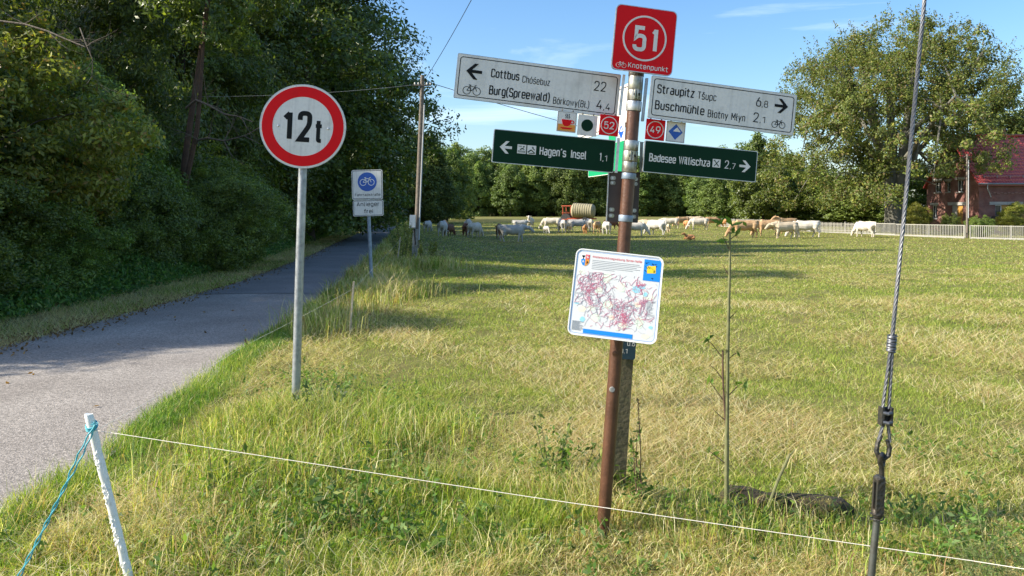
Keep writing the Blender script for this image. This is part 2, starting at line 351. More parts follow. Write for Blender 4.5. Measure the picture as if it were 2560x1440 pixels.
def ribbon(V, Fc, P, closed, w, ox, oz, y):
    n = len(P); base = len(V)
    for i, p in enumerate(P):
        d0 = (p - P[i - 1]) if (i or closed) else None; d1 = (P[(i + 1) % n] - p) if (i < n - 1 or closed) else None
        if d0 is None: d0 = d1
        if d1 is None: d1 = d0
        d0 = d0.normalized(); d1 = d1.normalized(); t = d0 + d1
        t = t.normalized() if t.length > 1e-4 else d1; nn = Vector((-t.y, t.x)); c_ = max(.45, abs(nn.dot(Vector((-d1.y, d1.x))))); nn *= w / 2 / c_
        V += [(ox + p.x + nn.x, y, oz + p.y + nn.y), (ox + p.x - nn.x, y, oz + p.y - nn.y)]
    for i in range(n if closed else n - 1):
        j = (i + 1) % n; Fc.append((base + 2 * i, base + 2 * i + 1, base + 2 * j + 1, base + 2 * j))
def lettering(items, y, m, parent, name='lettering'):
    """condensed road-sign lettering drawn as strokes; items: (string, x0, x1, baseline z, cap height, weight)"""
    for s, x0, x1, zb, cap, bold in items:
        V = []; Fc = []
        sw = (.100, .130, .155)[bold] * cap; gap = .25
        nat = sum(GL[c][0] for c in s) + gap * (len(s) - 1); k = (x1 - x0 - sw) / cap / nat if nat > .01 else 1
        x = x0 + sw / 2; lay = 0
        for c in s:
            wd, paths = GL[c]
            for pts, closed, r in paths:
                lay += 1; ribbon(V, Fc, roundpath(pts, closed, r * min(1.0, max(.5, k)), k * cap, cap * (1 - sw / cap)), closed, sw, x, zb + sw / 2, y - .00003 * (lay % 4))
            x += (wd + gap) * k * cap
        me = bpy.data.meshes.new(name); me.from_pydata(V, [], Fc); me.update()
        bm = bmesh.new(); bm.from_mesh(me)
        for f in bm.faces:
            if f.normal.y > 0: f.normal_flip()
        bm.to_mesh(me); bm.free(); link(name, me, m, parent)

def blob_mesh(parts, voxel, smooth_it=3):
    """closed tapered tubes fused into one continuous skin"""
    mb = MB()
    for pts, rad, sq in parts:
        pts = [Vector(p) for p in pts]; n = 12; m = len(pts); vs = []
        for i, p in enumerate(pts):
            t = (pts[min(i + 1, m - 1)] - pts[max(i - 1, 0)]).normalized()
            a = Vector((0, 1, 0)); b = t.cross(a).normalized(); a = b.cross(t).normalized()
            for k in range(n):
                th = 2 * pi * k / n; vs.append(p + a * cos(th) * rad[i] * sq + b * sin(th) * rad[i])
        fs = [(i * n + k, i * n + (k + 1) % n, (i + 1) * n + (k + 1) % n, (i + 1) * n + k) for i in range(m - 1) for k in range(n)]
        e0, e1 = len(vs), len(vs) + 1
        vs += [pts[0] + (pts[0] - pts[1]).normalized() * rad[0] * .5, pts[-1] + (pts[-1] - pts[-2]).normalized() * rad[-1] * .5]
        fs += [(e0, (k + 1) % n, k) for k in range(n)] + [(e1, (m - 1) * n + k, (m - 1) * n + (k + 1) % n) for k in range(n)]
        mb.add(vs, fs)
    me = mb.mesh('body'); o = bpy.data.objects.new('body', me); COL.objects.link(o)
    md = o.modifiers.new('r', 'REMESH'); md.mode = 'VOXEL'; md.voxel_size = voxel
    ms = o.modifiers.new('s', 'SMOOTH'); ms.iterations = smooth_it; ms.factor = .5
    bpy.context.view_layer.update(); dg = bpy.context.evaluated_depsgraph_get()
    out = bpy.data.meshes.new_from_object(o.evaluated_get(dg)); bpy.data.objects.remove(o)
    out.polygons.foreach_set('use_smooth', [True] * len(out.polygons)); return out

def cow_mesh(head='up', stride=0.0, voxel=.036, lying=False):
    """about 2.3 m long, 1.4 m at the withers, facing +x"""
    P = []
    if lying:
        P.append(([(-.85, 0, .36), (-.6, 0, .42), (-.2, 0, .40), (.25, 0, .42), (.6, 0, .48)], [.24, .36, .42, .40, .30], .95))
        P.append(([(.55, 0, .55), (.78, 0, .80), (.95, .05, .98)], [.27, .20, .15], .7))
        P.append(([(.9, .05, 1.0), (1.1, .1, .96), (1.33, .16, .86), (1.42, .18, .82)], [.15, .15, .10, .085], .8))
        for s in (-1, 1):
            P.append(([(.5, s * .28, .3), (.85, s * .3, .14), (.55, s * .34, .07)], [.13, .08, .05], 1))
            P.append(([(-.6, s * .3, .32), (-.2, s * .42, .2), (-.6, s * .46, .07), (-.35, s * .5, .05)], [.24, .14, .07, .05], 1))
            P.append(([(.93, .05 + s * .12, 1.05), (.88, .05 + s * .27, 1.02)], [.05, .03], 1))
        return blob_mesh(P, voxel)
    P.append(([(-1.02, 0, 1.12), (-.85, 0, 1.07), (-.5, 0, 1.0), (0, 0, .93), (.4, 0, .96), (.7, 0, 1.02), (.85, 0, 1.03)],
              [.20, .31, .36, .41, .38, .33, .24], .84))
    P.append(([(-1.02, 0, 1.30), (-.5, 0, 1.31), (.1, 0, 1.27), (.6, 0, 1.33)], [.07, .09, .09, .10], 1.7))      # back line, hips and withers
    P.append(([(.3, 0, .72), (.66, 0, .70), (.9, 0, .86)], [.18, .19, .15], .65))                        # brisket
    if head == 'down':
        P.append(([(.72, 0, 1.15), (1.0, 0, .92), (1.22, 0, .62), (1.32, 0, .45)], [.28, .22, .16, .13], .62))
        hd = [(1.27, 0, .52), (1.38, 0, .36), (1.48, 0, .17), (1.51, 0, .08)]; ear = (1.22, .13, .50); et = (1.12, .32, .44)
    elif head == 'level':
        P.append(([(.70, 0, 1.15), (1.02, 0, 1.16), (1.30, 0, 1.12)], [.30, .21, .15], .62))
        hd = [(1.26, 0, 1.18), (1.44, 0, 1.06), (1.64, 0, .86), (1.72, 0, .78)]; ear = (1.24, .12, 1.17); et = (1.16, .33, 1.13)
    elif head == 'side':
        P.append(([(.70, 0, 1.15), (1.0, .06, 1.25), (1.16, .22, 1.32)], [.30, .22, .16], .7))
        hd = [(1.16, .18, 1.38), (1.22, .36, 1.26), (1.27, .56, 1.08), (1.29, .64, 1.02)]; ear = (1.1, .2, 1.38); et = (1.3, .1, 1.34)
    else:
        P.append(([(.68, 0, 1.15), (.95, 0, 1.30), (1.15, 0, 1.46)], [.31, .22, .155], .62))
        hd = [(1.10, 0, 1.50), (1.30, 0, 1.42), (1.54, 0, 1.26), (1.63, 0, 1.20)]; ear = (1.10, .12, 1.52); et = (1.04, .34, 1.50)
    P.append((hd, [.145, .145, .10, .095], .8))
    for s in (-1, 1):
        e = Vector(ear); t = Vector(et)
        if head == 'side':
            P.append(([(1.08, .22, 1.38), (1.08 + s * .22, .2 + (s < 0) * .06, 1.36)], [.05, .03], 1.3))
        else:
            P.append(([(e.x, s * e.y, e.z), ((e.x + t.x) / 2, s * (e.y + t.y) / 2, (e.z + t.z) / 2), (t.x, s * t.y, t.z)], [.04, .055, .03], 1.0))
        a = stride * s
        P.append(([(.62, s * .17, .98), (.62 + a * .3, s * .19, .66), (.64 + a * .75, s * .18, .38), (.62 + a * .9, s * .17, .10), (.65 + a, s * .17, .02)],
                  [.20, .125, .075, .055, .07], .75))
        a = -stride * s
        P.append(([(-.78, s * .16, 1.08), (-.70 + a * .25, s * .22, .78), (-.80 + a * .5, s * .20, .52), (-.90 + a * .7, s * .19, .40), (-.82 + a * .9, s * .18, .12), (-.80 + a, s * .18, .02)],
                  [.27, .20, .105, .075, .058, .07], .72))
    P.append(([(-1.05, 0, 1.36), (-1.15, 0, 1.25), (-1.17, .01, .95), (-1.15, .01, .60), (-1.15, .01, .45)], [.05, .045, .036, .036, .055], 1))
    P.append(([(-.55, 0, .62), (-.42, 0, .58)], [.13, .10], 1))
    return blob_mesh(P, voxel)
COW = {'down': cow_mesh('down', .09), 'level': cow_mesh('level', .16), 'up': cow_mesh('up', .03), 'side': cow_mesh('side', .04),
       'walk': cow_mesh('down', .22), 'lying': cow_mesh(lying=True)}

# ------------------------------------------------------------------ ground and road
def ground_material():
    m = bpy.data.materials.new('meadow_ground'); m.use_nodes = True; nt = m.node_tree; b = nt.nodes['Principled BSDF']; L = nt.links.new
    t = nt.nodes.new('ShaderNodeTexCoord')
    def nz(sc, det=6, ro=.6, mp=None):
        n = nt.nodes.new('ShaderNodeTexNoise'); n.inputs['Scale'].default_value = sc; n.inputs['Detail'].default_value = det; n.inputs['Roughness'].default_value = ro
        if mp:
            k = nt.nodes.new('ShaderNodeMapping'); k.inputs['Scale'].default_value = mp; L(t.outputs['Object'], k.inputs[0]); L(k.outputs[0], n.inputs['Vector'])
        else: L(t.outputs['Object'], n.inputs['Vector'])
        return n.outputs['Fac']
    def mix(f, a, c, lo, hi):
        r_ = nt.nodes.new('ShaderNodeMapRange'); r_.inputs[1].default_value = lo; r_.inputs[2].default_value = hi; L(f, r_.inputs[0])
        mm = nt.nodes.new('ShaderNodeMix'); mm.data_type = 'RGBA'; L(r_.outputs[0], mm.inputs[0])
        if isinstance(a, tuple): mm.inputs[6].default_value = (*a, 1)
        else: L(a, mm.inputs[6])
        mm.inputs[7].default_value = (*c, 1); return mm.outputs[2]
    c = mix(nz(.35), (.13, .135, .035), (.20, .175, .06), .35, .65)
    c = mix(nz(1.6), c, (.15, .17, .035), .5, .72)
    c = mix(nz(9), c, (.10, .10, .03), .52, .75)
    c = mix(nz(45), c, (.30, .25, .11), .55, .82)
    L(c, b.inputs['Base Color']); b.inputs['Roughness'].default_value = .9; b.inputs['Specular IOR Level'].default_value = .15
    bp = nt.nodes.new('ShaderNodeBump'); bp.inputs['Strength'].default_value = .7; bp.inputs['Distance'].default_value = .08
    L(nz(6, 8, .75), bp.inputs['Height']); L(bp.outputs[0], b.inputs['Normal'])
    return m
M['ground'] = ground_material()
xs = np.unique(np.concatenate([np.linspace(-16, 16, 97), np.linspace(-120, 120, 61), np.linspace(-900, 900, 37)]))
ys = np.unique(np.concatenate([np.linspace(-20, 30, 101), np.linspace(30, 130, 61), np.linspace(130, 300, 40), np.linspace(300, 1500, 20)]))
GX, GY = np.meshgrid(xs, ys)
GZ = gz(GX, GY); off = np.clip(np.maximum(GX - road_r(GY), road_l(GY) - GX) / .6, 0, 1)
GZ = GZ + off * (vnoise(GX, GY, 1.1) - .5) * .05 * (np.abs(GY) < 60)
ni, nj = GX.shape; idx = np.arange(ni * nj).reshape(ni, nj)
q = np.stack([idx[:-1, :-1], idx[:-1, 1:], idx[1:, 1:], idx[1:, :-1]], -1).reshape(-1, 4)
tag(link('ground', big_mesh('ground', np.stack([GX, GY, GZ - .012], -1).reshape(-1, 3), q), M['ground'], smooth=True), kind='structure')

def asphalt(name, c1, c2, agg, crack=0.0):
    m = bpy.data.materials.new(name); m.use_nodes = True; nt = m.node_tree; b = nt.nodes['Principled BSDF']; L = nt.links.new
    t = nt.nodes.new('ShaderNodeTexCoord')
    n1 = nt.nodes.new('ShaderNodeTexNoise'); n1.inputs['Scale'].default_value = .9; n1.inputs['Detail'].default_value = 7
    n2 = nt.nodes.new('ShaderNodeTexVoronoi'); n2.inputs['Scale'].default_value = 85
    n3 = nt.nodes.new('ShaderNodeTexNoise'); n3.inputs['Scale'].default_value = 55; n3.inputs['Detail'].default_value = 3
    for n in (n1, n2, n3): L(t.outputs['Object'], n.inputs['Vector'])
    r1 = nt.nodes.new('ShaderNodeMapRange'); r1.inputs[1].default_value = .35; r1.inputs[2].default_value = .68; L(n1.outputs['Fac'], r1.inputs[0])
    m1 = nt.nodes.new('ShaderNodeMix'); m1.data_type = 'RGBA'; L(r1.outputs[0], m1.inputs[0]); m1.inputs[6].default_value = (*c1, 1); m1.inputs[7].default_value = (*c2, 1)
    hs = nt.nodes.new('ShaderNodeMapRange'); hs.inputs[1].default_value = .3; hs.inputs[2].default_value = .7; hs.inputs[3].default_value = 1 - agg; hs.inputs[4].default_value = 1 + agg
    L(n3.outputs['Fac'], hs.inputs[0])
    sc = nt.nodes.new('ShaderNodeSeparateColor'); L(n2.outputs['Color'], sc.inputs[0])
    h2 = nt.nodes.new('ShaderNodeMapRange'); h2.inputs[3].default_value = 1 - agg; h2.inputs[4].default_value = 1 + agg; L(sc.outputs[0], h2.inputs[0])
    mu = nt.nodes.new('ShaderNodeMath'); mu.operation = 'MULTIPLY'; L(hs.outputs[0], mu.inputs[0]); L(h2.outputs[0], mu.inputs[1])
    vm = nt.nodes.new('ShaderNodeVectorMath'); vm.operation = 'SCALE'; L(m1.outputs[2], vm.inputs[0]); L(mu.outputs[0], vm.inputs['Scale'])
    L(vm.outputs[0], b.inputs['Base Color']); b.inputs['Roughness'].default_value = .85; b.inputs['Specular IOR Level'].default_value = .25
    bp = nt.nodes.new('ShaderNodeBump'); bp.inputs['Strength'].default_value = .6; bp.inputs['Distance'].default_value = .006
    L(n2.outputs['Distance'], bp.inputs['Height']); L(bp.outputs[0], b.inputs['Normal'])
    return m
M['road_near'] = asphalt('worn_pale_asphalt', (.235, .208, .182), (.31, .278, .245), .32)
M['road_far'] = asphalt('newer_dark_asphalt', (.165, .155, .145), (.215, .20, .19), .26)
def road_piece(name, y0, y1, z, m, dl=0., dr=0., ncol=14, step=.25):
    Y = np.concatenate([np.arange(y0, min(y1, 60), step), np.arange(max(60, y0), y1, 3)]); Y = np.append(Y[Y < y1], y1)
    wob_l = (vnoise(Y, Y * 0, .7) - .5) * .14; wob_r = (vnoise(Y, Y * 0 + 9, .6) - .5) * .12
    a = road_l(Y) - .12 + wob_l + dl; b_ = road_r(Y) + .12 + wob_r + dr
    u = np.linspace(0, 1, ncol); X = a[:, None] * (1 - u) + b_[:, None] * u
    Z = z + .025 * (1 - (2 * u - 1) ** 2)[None, :] + 0 * X; YY = Y[:, None] + 0 * X
    n_, k_ = X.shape; id_ = np.arange(n_ * k_).reshape(n_, k_)
    qq = np.stack([id_[:-1, :-1], id_[:-1, 1:], id_[1:, 1:], id_[1:, :-1]], -1).reshape(-1, 4)
    return tag(link(name, big_mesh(name, np.stack([X, YY, Z], -1).reshape(-1, 3), qq), m, smooth=True), kind='structure')
road_piece('road', -20, 13.9, .004, M['road_near'])
road_piece('road', 13.7, 420, .010, M['road_far'])

# ------------------------------------------------------------------ foliage generators
def unit(v): return v / np.maximum(np.linalg.norm(v, axis=-1, keepdims=True), 1e-9)
def leaves(C, N, size, rg, aspect=.45, droop=.25, fold=.18):
    """quads: diamond-shaped folded leaves at centres C facing roughly N"""
    n = len(C)
    N = unit(N + rg.normal(0, .55, (n, 3)))
    a = unit(np.cross(N, rg.normal(0, 1, (n, 3)))); a[:, 2] -= droop; a = unit(a); b = unit(np.cross(N, a))
    s = size * rg.uniform(.6, 1.3, (n, 1))
    v = np.stack([C - a * s * .5, C + b * s * aspect * .5 - N * s * fold * .4, C + a * s * .5 - N * s * fold, C - b * s * aspect * .5 - N * s * fold * .4], 1).reshape(-1, 3)
    return v, np.arange(4 * n).reshape(n, 4)
def pick_colors(n, pal, rg, jitter=.18):
    pal = np.asarray(pal); w = pal[:, 3] / pal[:, 3].sum(); k = rg.choice(len(pal), n, p=w)
    return pal[k, :3] * rg.uniform(1 - jitter, 1 + jitter, (n, 1))
PAL_DARK = [(.095, .135, .024, 4), (.125, .165, .030, 3), (.19, .225, .04, 1.5), (.060, .088, .020, 2)]
PAL_MID = [(.115, .165, .035, 3), (.15, .20, .042, 3), (.20, .245, .055, 1.3), (.08, .12, .03, 2)]
PAL_BUSH = [(.14, .19, .035, 4), (.19, .245, .045, 3), (.27, .32, .06, 1.5), (.09, .13, .028, 2)]
PAL_YEL = [(.21, .225, .035, 3), (.30, .29, .045, 2.5), (.14, .165, .03, 2), (.30, .18, .045, .6)]
PAL_BEECH = [(.120, .155, .030, 3), (.165, .190, .036, 2.5), (.165, .125, .050, 1.4), (.080, .105, .026, 2), (.26, .25, .04, .5)]
def crown(name, seed, H, Rad, nclump, per, leaf, base=.12, shape='oval', cl=.85, pal=PAL_MID, aspect=.45, flat=.7, shell=.45, rough=.28, keep=None):
    """clumps of leaves spread through a noisy crown volume standing on the origin; returns mesh and clump centres"""
    rg = np.random.default_rng(seed)
    z0 = base * H; hh = H - z0
    d = unit(rg.normal(0, 1, (nclump, 3))); rr = rg.uniform(shell ** 3, 1, nclump) ** (1 / 3)
    u = (d[:, 2] * rr + 1) / 2
    prof = {'oval': lambda u: np.sqrt(np.clip(1 - (2 * u - 1) ** 2, 0, 1)), 'tall': lambda u: np.clip(1.1 * (1 - u ** 2.6), 0, 1) * (.75 + .25 * np.minimum(1, u * 5)),
            'cone': lambda u: np.clip(1.05 * (1 - u) ** .8, .05, 1), 'spread': lambda u: np.sqrt(np.clip(1 - (1.5 * u - .5) ** 2, 0, 1))}[shape]
    az = np.arctan2(d[:, 1], d[:, 0]); rad_h = np.sqrt(rg.uniform(shell ** 2, 1, nclump))
    u = rg.uniform(0, 1, nclump) if shape != 'oval' else u
    ph = rg.uniform(0, 6.28, 6)
    lump = 1 + rough * (np.sin(3 * az + ph[0] + 4 * u) * .5 + np.sin(5 * az - 7 * u + ph[1]) * .35 + np.sin(2 * az + 11 * u + ph[2]) * .35)
    rad = prof(u) * Rad * rad_h * lump
    top = 1 + rough * .35 * np.sin(2 * az + ph[3])
    C = np.stack([rad * np.cos(az), rad * np.sin(az), z0 + hh * u * top], 1)
    out = unit(np.stack([np.cos(az), np.sin(az), (u - .35) * 1.4], 1))
    cs = cl * rg.uniform(.55, 1.25, nclump)
    n = nclump * per; ci = np.repeat(np.arange(nclump), per)
    off = rg.normal(0, 1, (n, 3)); off = unit(off) * (rg.uniform(.15, 1, (n, 1)) ** .5) * cs[ci][:, None]; off[:, 2] *= flat
    off += out[ci] * np.abs(off[:, [2]]) * .3
    off[:, 2] -= .25 * (off[:, 0] ** 2 + off[:, 1] ** 2) / np.maximum(cs[ci], .1) 
    P = C[ci] + off; P[:, 2] = np.maximum(P[:, 2], .05)
    if keep is not None: kk = keep(P); P, off, ci = P[kk], off[kk], ci[kk]; n = len(P)
    Nn = unit(off) * .7 + out[ci] * .4 + np.array([0, 0, .55])
    v, qd = leaves(P, Nn, leaf, rg, aspect)
    tone = rg.uniform(.78, 1.25, nclump)[ci][:, None]
    col = pick_colors(n, pal, rg) * tone
    return big_mesh(name, v, qd, None, col), C
def trunk_mesh(name, H, r, C, seed, nlimb=14, lean=.03, fork=False, n=10):
    rg = np.random.default_rng(seed); mb = MB()
    k = 9; top = H * .82
    ctr = [Vector((lean * H * (i / k) ** 1.5 + .04 * H * .1 * math.sin(i * 1.3 + seed), .1 * r * math.cos(i * 2.1), top * i / k)) for i in range(k + 1)]
    rad = [r * (1.35 if i == 0 else (1 - i / k) ** .75 * .95 + .06) for i in range(k + 1)]
    mb.tube(ctr, rad, n)
    for j in rg.choice(len(C), min(nlimb, len(C)), replace=False):
        c = Vector(C[j]); t = min(.9, max(.12, (c.z - .35 * math.hypot(c.x, c.y)) / top)); b = ctr[0].lerp(ctr[-1], t); b = ctr[min(k, int(t * k))].copy()
        m = b.lerp(c, .5) + Vector((0, 0, .08 * (c - b).length)); r0 = max(.02, r * .42 * (1 - t * .7))
        mb.tube([b, b.lerp(m, .5) + Vector((0, 0, .02)), m, m.lerp(c, .5), c], [r0, r0 * .8, r0 * .6, r0 * .38, r0 * .12], 6)
    return mb.mesh(name)
class Kind:
    def __init__(s, name, crown_args, tr, leafmat, barkmat):
        s.name = name; s.crown, s.C = crown('crown', **crown_args); s.H = crown_args['H']
        s.trunk = trunk_mesh('trunk', s.H, s.C if False else tr['r'], s.C, crown_args['seed'] + 5, tr.get('n', 14), tr.get('lean', .02))
        s.crown.materials.append(M[leafmat]); s.trunk.materials.append(M[barkmat])
    def place(s, x, y, h, w=None, rz=None, label=None, group=None, cat='tree', z=None, name=None):
        k = h / s.H; w = k if w is None else w
        e = empty(name or s.name, (x, y, (g(x, y) if z is None else z) - .03), label, cat, group, random.uniform(0, 6.28) if rz is None else rz)
        e.scale = (w, w, k)
        link('crown', s.crown, None, e); link('trunk', s.trunk, None, e); return e
K = {}
K['near_shrub'] = Kind('hedge_shrub', dict(seed=1, H=5, Rad=2.4, nclump=520, per=150, leaf=.105, base=.02, cl=.42, pal=PAL_YEL, flat=.6, shell=.55), dict(r=.07, n=30), 'leaf_yel', 'bark')
K['near_dark'] = Kind('hedge_shrub', dict(seed=2, H=5, Rad=2.4, nclump=460, per=150, leaf=.115, base=.01, cl=.44, pal=PAL_BUSH, flat=.7, shell=.5, aspect=.4), dict(r=.07, n=26), 'leaf', 'bark')
K['mid'] = Kind('ash_tree', dict(seed=3, H=12, Rad=4.2, nclump=620, per=120, leaf=.21, base=.06, shape='tall', cl=.85, pal=PAL_DARK, aspect=.32, flat=.6, shell=.45), dict(r=.22, n=34), 'leaf', 'bark')
K['tall'] = Kind('alder_tree', dict(seed=4, H=20, Rad=6.0, nclump=720, per=150, leaf=.23, base=.05, shape='tall', cl=1.25, pal=PAL_DARK, aspect=.5, flat=.55, shell=.5), dict(r=.32, n=30), 'leaf', 'bark')
K['far1'] = Kind('forest_tree', dict(seed=5, H=18, Rad=4.6, nclump=260, per=90, leaf=.50, base=.02, shape='tall', cl=1.35, pal=PAL_MID, aspect=.6, flat=.75, shell=.6), dict(r=.25, n=8), 'leaf_far', 'bark')
K['far2'] = Kind('forest_tree', dict(seed=6, H=18, Rad=4.8, nclump=240, per=90, leaf=.52, base=.02, shape='oval', cl=1.5, pal=PAL_MID, aspect=.6, flat=.7, shell=.6, rough=.4), dict(r=.25, n=8), 'leaf_far', 'bark')

ORD = 'first second third fourth fifth sixth seventh eighth ninth tenth eleventh twelfth thirteenth fourteenth fifteenth sixteenth seventeenth eighteenth nineteenth twentieth'.split() + ['twenty-' + w for w in 'first second third fourth fifth sixth seventh eighth ninth'.split()] + ['thirtieth', 'thirty-first', 'thirty-second', 'thirty-third']
# the wood left of the road: shrubs along its edge, then trees behind them
SG = 'shrubs along the edge of the wood'
def shrub(kind, x, y, h, w, label, cat='shrub'): return K[kind].place(x, y, h, w / 2.4, label=label, group=SG, cat=cat)
shrub('near_shrub', -9.3, 9.3, 4.3, 2.2, 'olive green shrub at the left edge of the photo beside the road verge')
shrub('near_dark', -8.5, 11.3, 2.1, 1.5, 'low dark green bush in front of the olive shrub')
shrub('near_shrub', -9.5, 12.9, 5.0, 2.4, 'tall olive and yellow-green shrub overhanging the verge, second from the left')
shrub('near_dark', -8.6, 14.6, 1.7, 1.3, 'knee-high dark bush on the verge left of the grassy clump')
shrub('near_dark', -9.9, 17.0, 4.6, 2.2, 'dark shrub under the reddish tree trunk')
shrub('near_dark', -9.3, 21.5, 3.4, 2.5, 'rounded leafy dark green bush left of the weight limit sign post')
shrub('near_shrub', -8.7, 20.3, 1.3, 1.2, 'low yellow-green clump on the verge right of the dark shrubs')
shrub('near_dark', -10.4, 26.5, 3.2, 2.4, 'dark bush behind the weight limit sign post')
shrub('near_dark', -7.55, 19.3, 2.5, 1.45, 'rounded pale-leaved bush under the bare branches in front of the reddish trunk')
shrub('near_dark', -8.1, 16.4, 2.6, 1.3, 'green bush hiding the foot of the reddish trunk')
shrub('near_dark', -7.9, 9.6, 1.5, 1.1, 'fresh green weedy bush at the left edge on the verge')
shrub('near_dark', -7.9, 12.6, 1.6, 1.1, 'weedy green bush on the verge below the tall olive shrub')
shrub('near_dark', -11.6, 33, 3.4, 2.6, 'dark bush left of the cycle street sign')
shrub('near_dark', -12.6, 40, 3.6, 2.8, 'dark bush behind the cycle street sign post')
shrub('near_dark', -14.4, 50, 3.8, 3.0, 'small dark bush far down the left side of the road')
TG = 'trees of the wood left of the road'
def tr(kind, x, y, h, w, label): return K[kind].place(x, y, h, w / {'mid': 4.2, 'tall': 6.0}[kind], label=label, group=TG)
tr('mid', -13.2, 8.5, 7.6, 3.4, 'ash tree at the left edge of the photo behind the olive shrub')
tr('mid', -13.0, 13.6, 8.2, 3.3, 'ash tree with fine leaves above the tall olive shrub')
tr('mid', -16.5, 17.5, 10.5, 4.0, 'tree deep in the wood behind the ash trees with sky gaps')
tr('mid', -11.0, 20.2, 9.0, 2.5, 'dark tree left of the reddish trunk')
tr('mid', -11.2, 26.0, 10.8, 3.2, 'dark tree behind the top left of the weight limit sign')
tr('mid', -16.5, 25, 12, 4.4, 'tree in the second row of the wood left of the reddish trunk')
tr('tall', -20, 33, 15, 5.5, 'tall tree deep in the wood behind the reddish trunk')
tr('mid', -20, 11, 8.6, 4.0, 'tree deep in the wood at the far left')
tr('mid', -22, 19, 12, 4.6, 'broad tree at the back of the wood on the left')
tr('tall', -12.0, 31.5, 13.5, 4.6, 'tall tree rising above the weight limit sign')
tr('tall', -10.4, 38.5, 18.5, 6.3, 'tall tree overhanging the road, outlined against the sky beside the utility pole')
tr('tall', -13.4, 45.5, 20, 6.6, 'tall tree over the road behind the cycle street sign')
tr('tall', -15.5, 54, 20, 6.8, 'tall tree behind the top of the wooden pole')
tr('tall', -22, 42, 19, 6, 'tall tree in the second row above the cycle street sign')
for i, (x, y, h) in enumerate([(-17.5, 64, 19), (-19.5, 76, 18), (-22, 90, 18), (-24.5, 106, 18), (-28, 124, 18), (-32, 146, 18), (-29, 62, 20), (-33, 84, 20), (-38, 110, 20)]):
    K['tall'].place(x, y, h, 1.05, label=('front row' if i < 6 else 'second row') + ' tall tree, ' + ORD[i if i < 6 else i - 6] + ' nearest at the far end of the wood', group=TG + ', far end')

# trees on the right of the road far off, the treeline behind the meadow, trees round the house
for i, (px, d, h) in enumerate([(1028, 118, 10), (1055, 135, 15), (1085, 122, 11.5), (1118, 150, 14), (1140, 165, 15)]):
    p = at(px, 540, d); K['far2' if i % 2 else 'far1'].place(p.x, d, h, .8, label=ORD[i] + ' dark tree from the left between the road end and the meadow', group='trees right of the road end', name='roadside_tree')
fr = random.Random(5)
k = 0
for row, (d0, hs, st) in enumerate(((232, 16.8, 36), (246, 19.5, 43))):
    px = 1085 + row * 14; k = 0
    while px < 2010:
        d = d0 + fr.uniform(-5, 5); p = at(px, 540, d); h = hs * fr.uniform(.9, 1.12) * (1 if px < 1500 else .93)
        K['far1' if fr.random() < .55 else 'far2'].place(p.x, d, h, h / 18 * fr.uniform(1.05, 1.35), label=ORD[k] + ' tree from the left in the ' + ('front', 'back')[row] + ' row of the treeline closing off the meadow', group='trees of the far treeline'); k += 1
        px += st * fr.uniform(.75, 1.2)
for i, (px, d, h, w, n, lab) in enumerate([
        (1832, 140, 13.5, .8, 'far2', 'pale green tree rising just above the green sign pointing right'),
        (1895, 128, 13.6, .85, 'far1', 'light yellow-green tree behind the dark round tree'),
        (1765, 150, 9.5, .8, 'far2', 'small bright green tree below the green sign pointing right'),
        (1790, 132, 7.5, .6, 'far1', 'low yellowish tree beside the dark round tree'),
        (2556, 118, 20.0, 1.15, 'far2', 'tree behind the ridge of the red roof at the right edge'),
        (2470, 125, 14.5, .9, 'far1', 'tree behind the red roof left of its chimney'),
        (2040, 104, 8.0, .8, 'far1', 'bright green tree under the left side of the big beech'),
        (2110, 100, 7.5, .8, 'far2', 'green bushy tree under the beech, left of its trunk'),
        (2185, 98, 7.0, .7, 'far1', 'green tree just left of the beech trunk'),
        (2290, 92, 7.5, .62, 'far2', 'dark green tree between the beech trunk and the brick house')]):
    p = at(px, 540, d); K[n].place(p.x, d, h, w, label=lab, group='trees round the garden')
lime = Kind('lime_tree', dict(seed=8, H=10, Rad=4.6, nclump=300, per=130, leaf=.30, base=.03, shape='oval', cl=.85, pal=PAL_DARK, aspect=.55, flat=.55, shell=.5, rough=.3), dict(r=.2, n=14), 'leaf', 'bark')
p = at(1908, 545, 104); lime.place(p.x, 104, 9.4, .92, label='dark green round tree standing behind the wooden fence left of the beech')

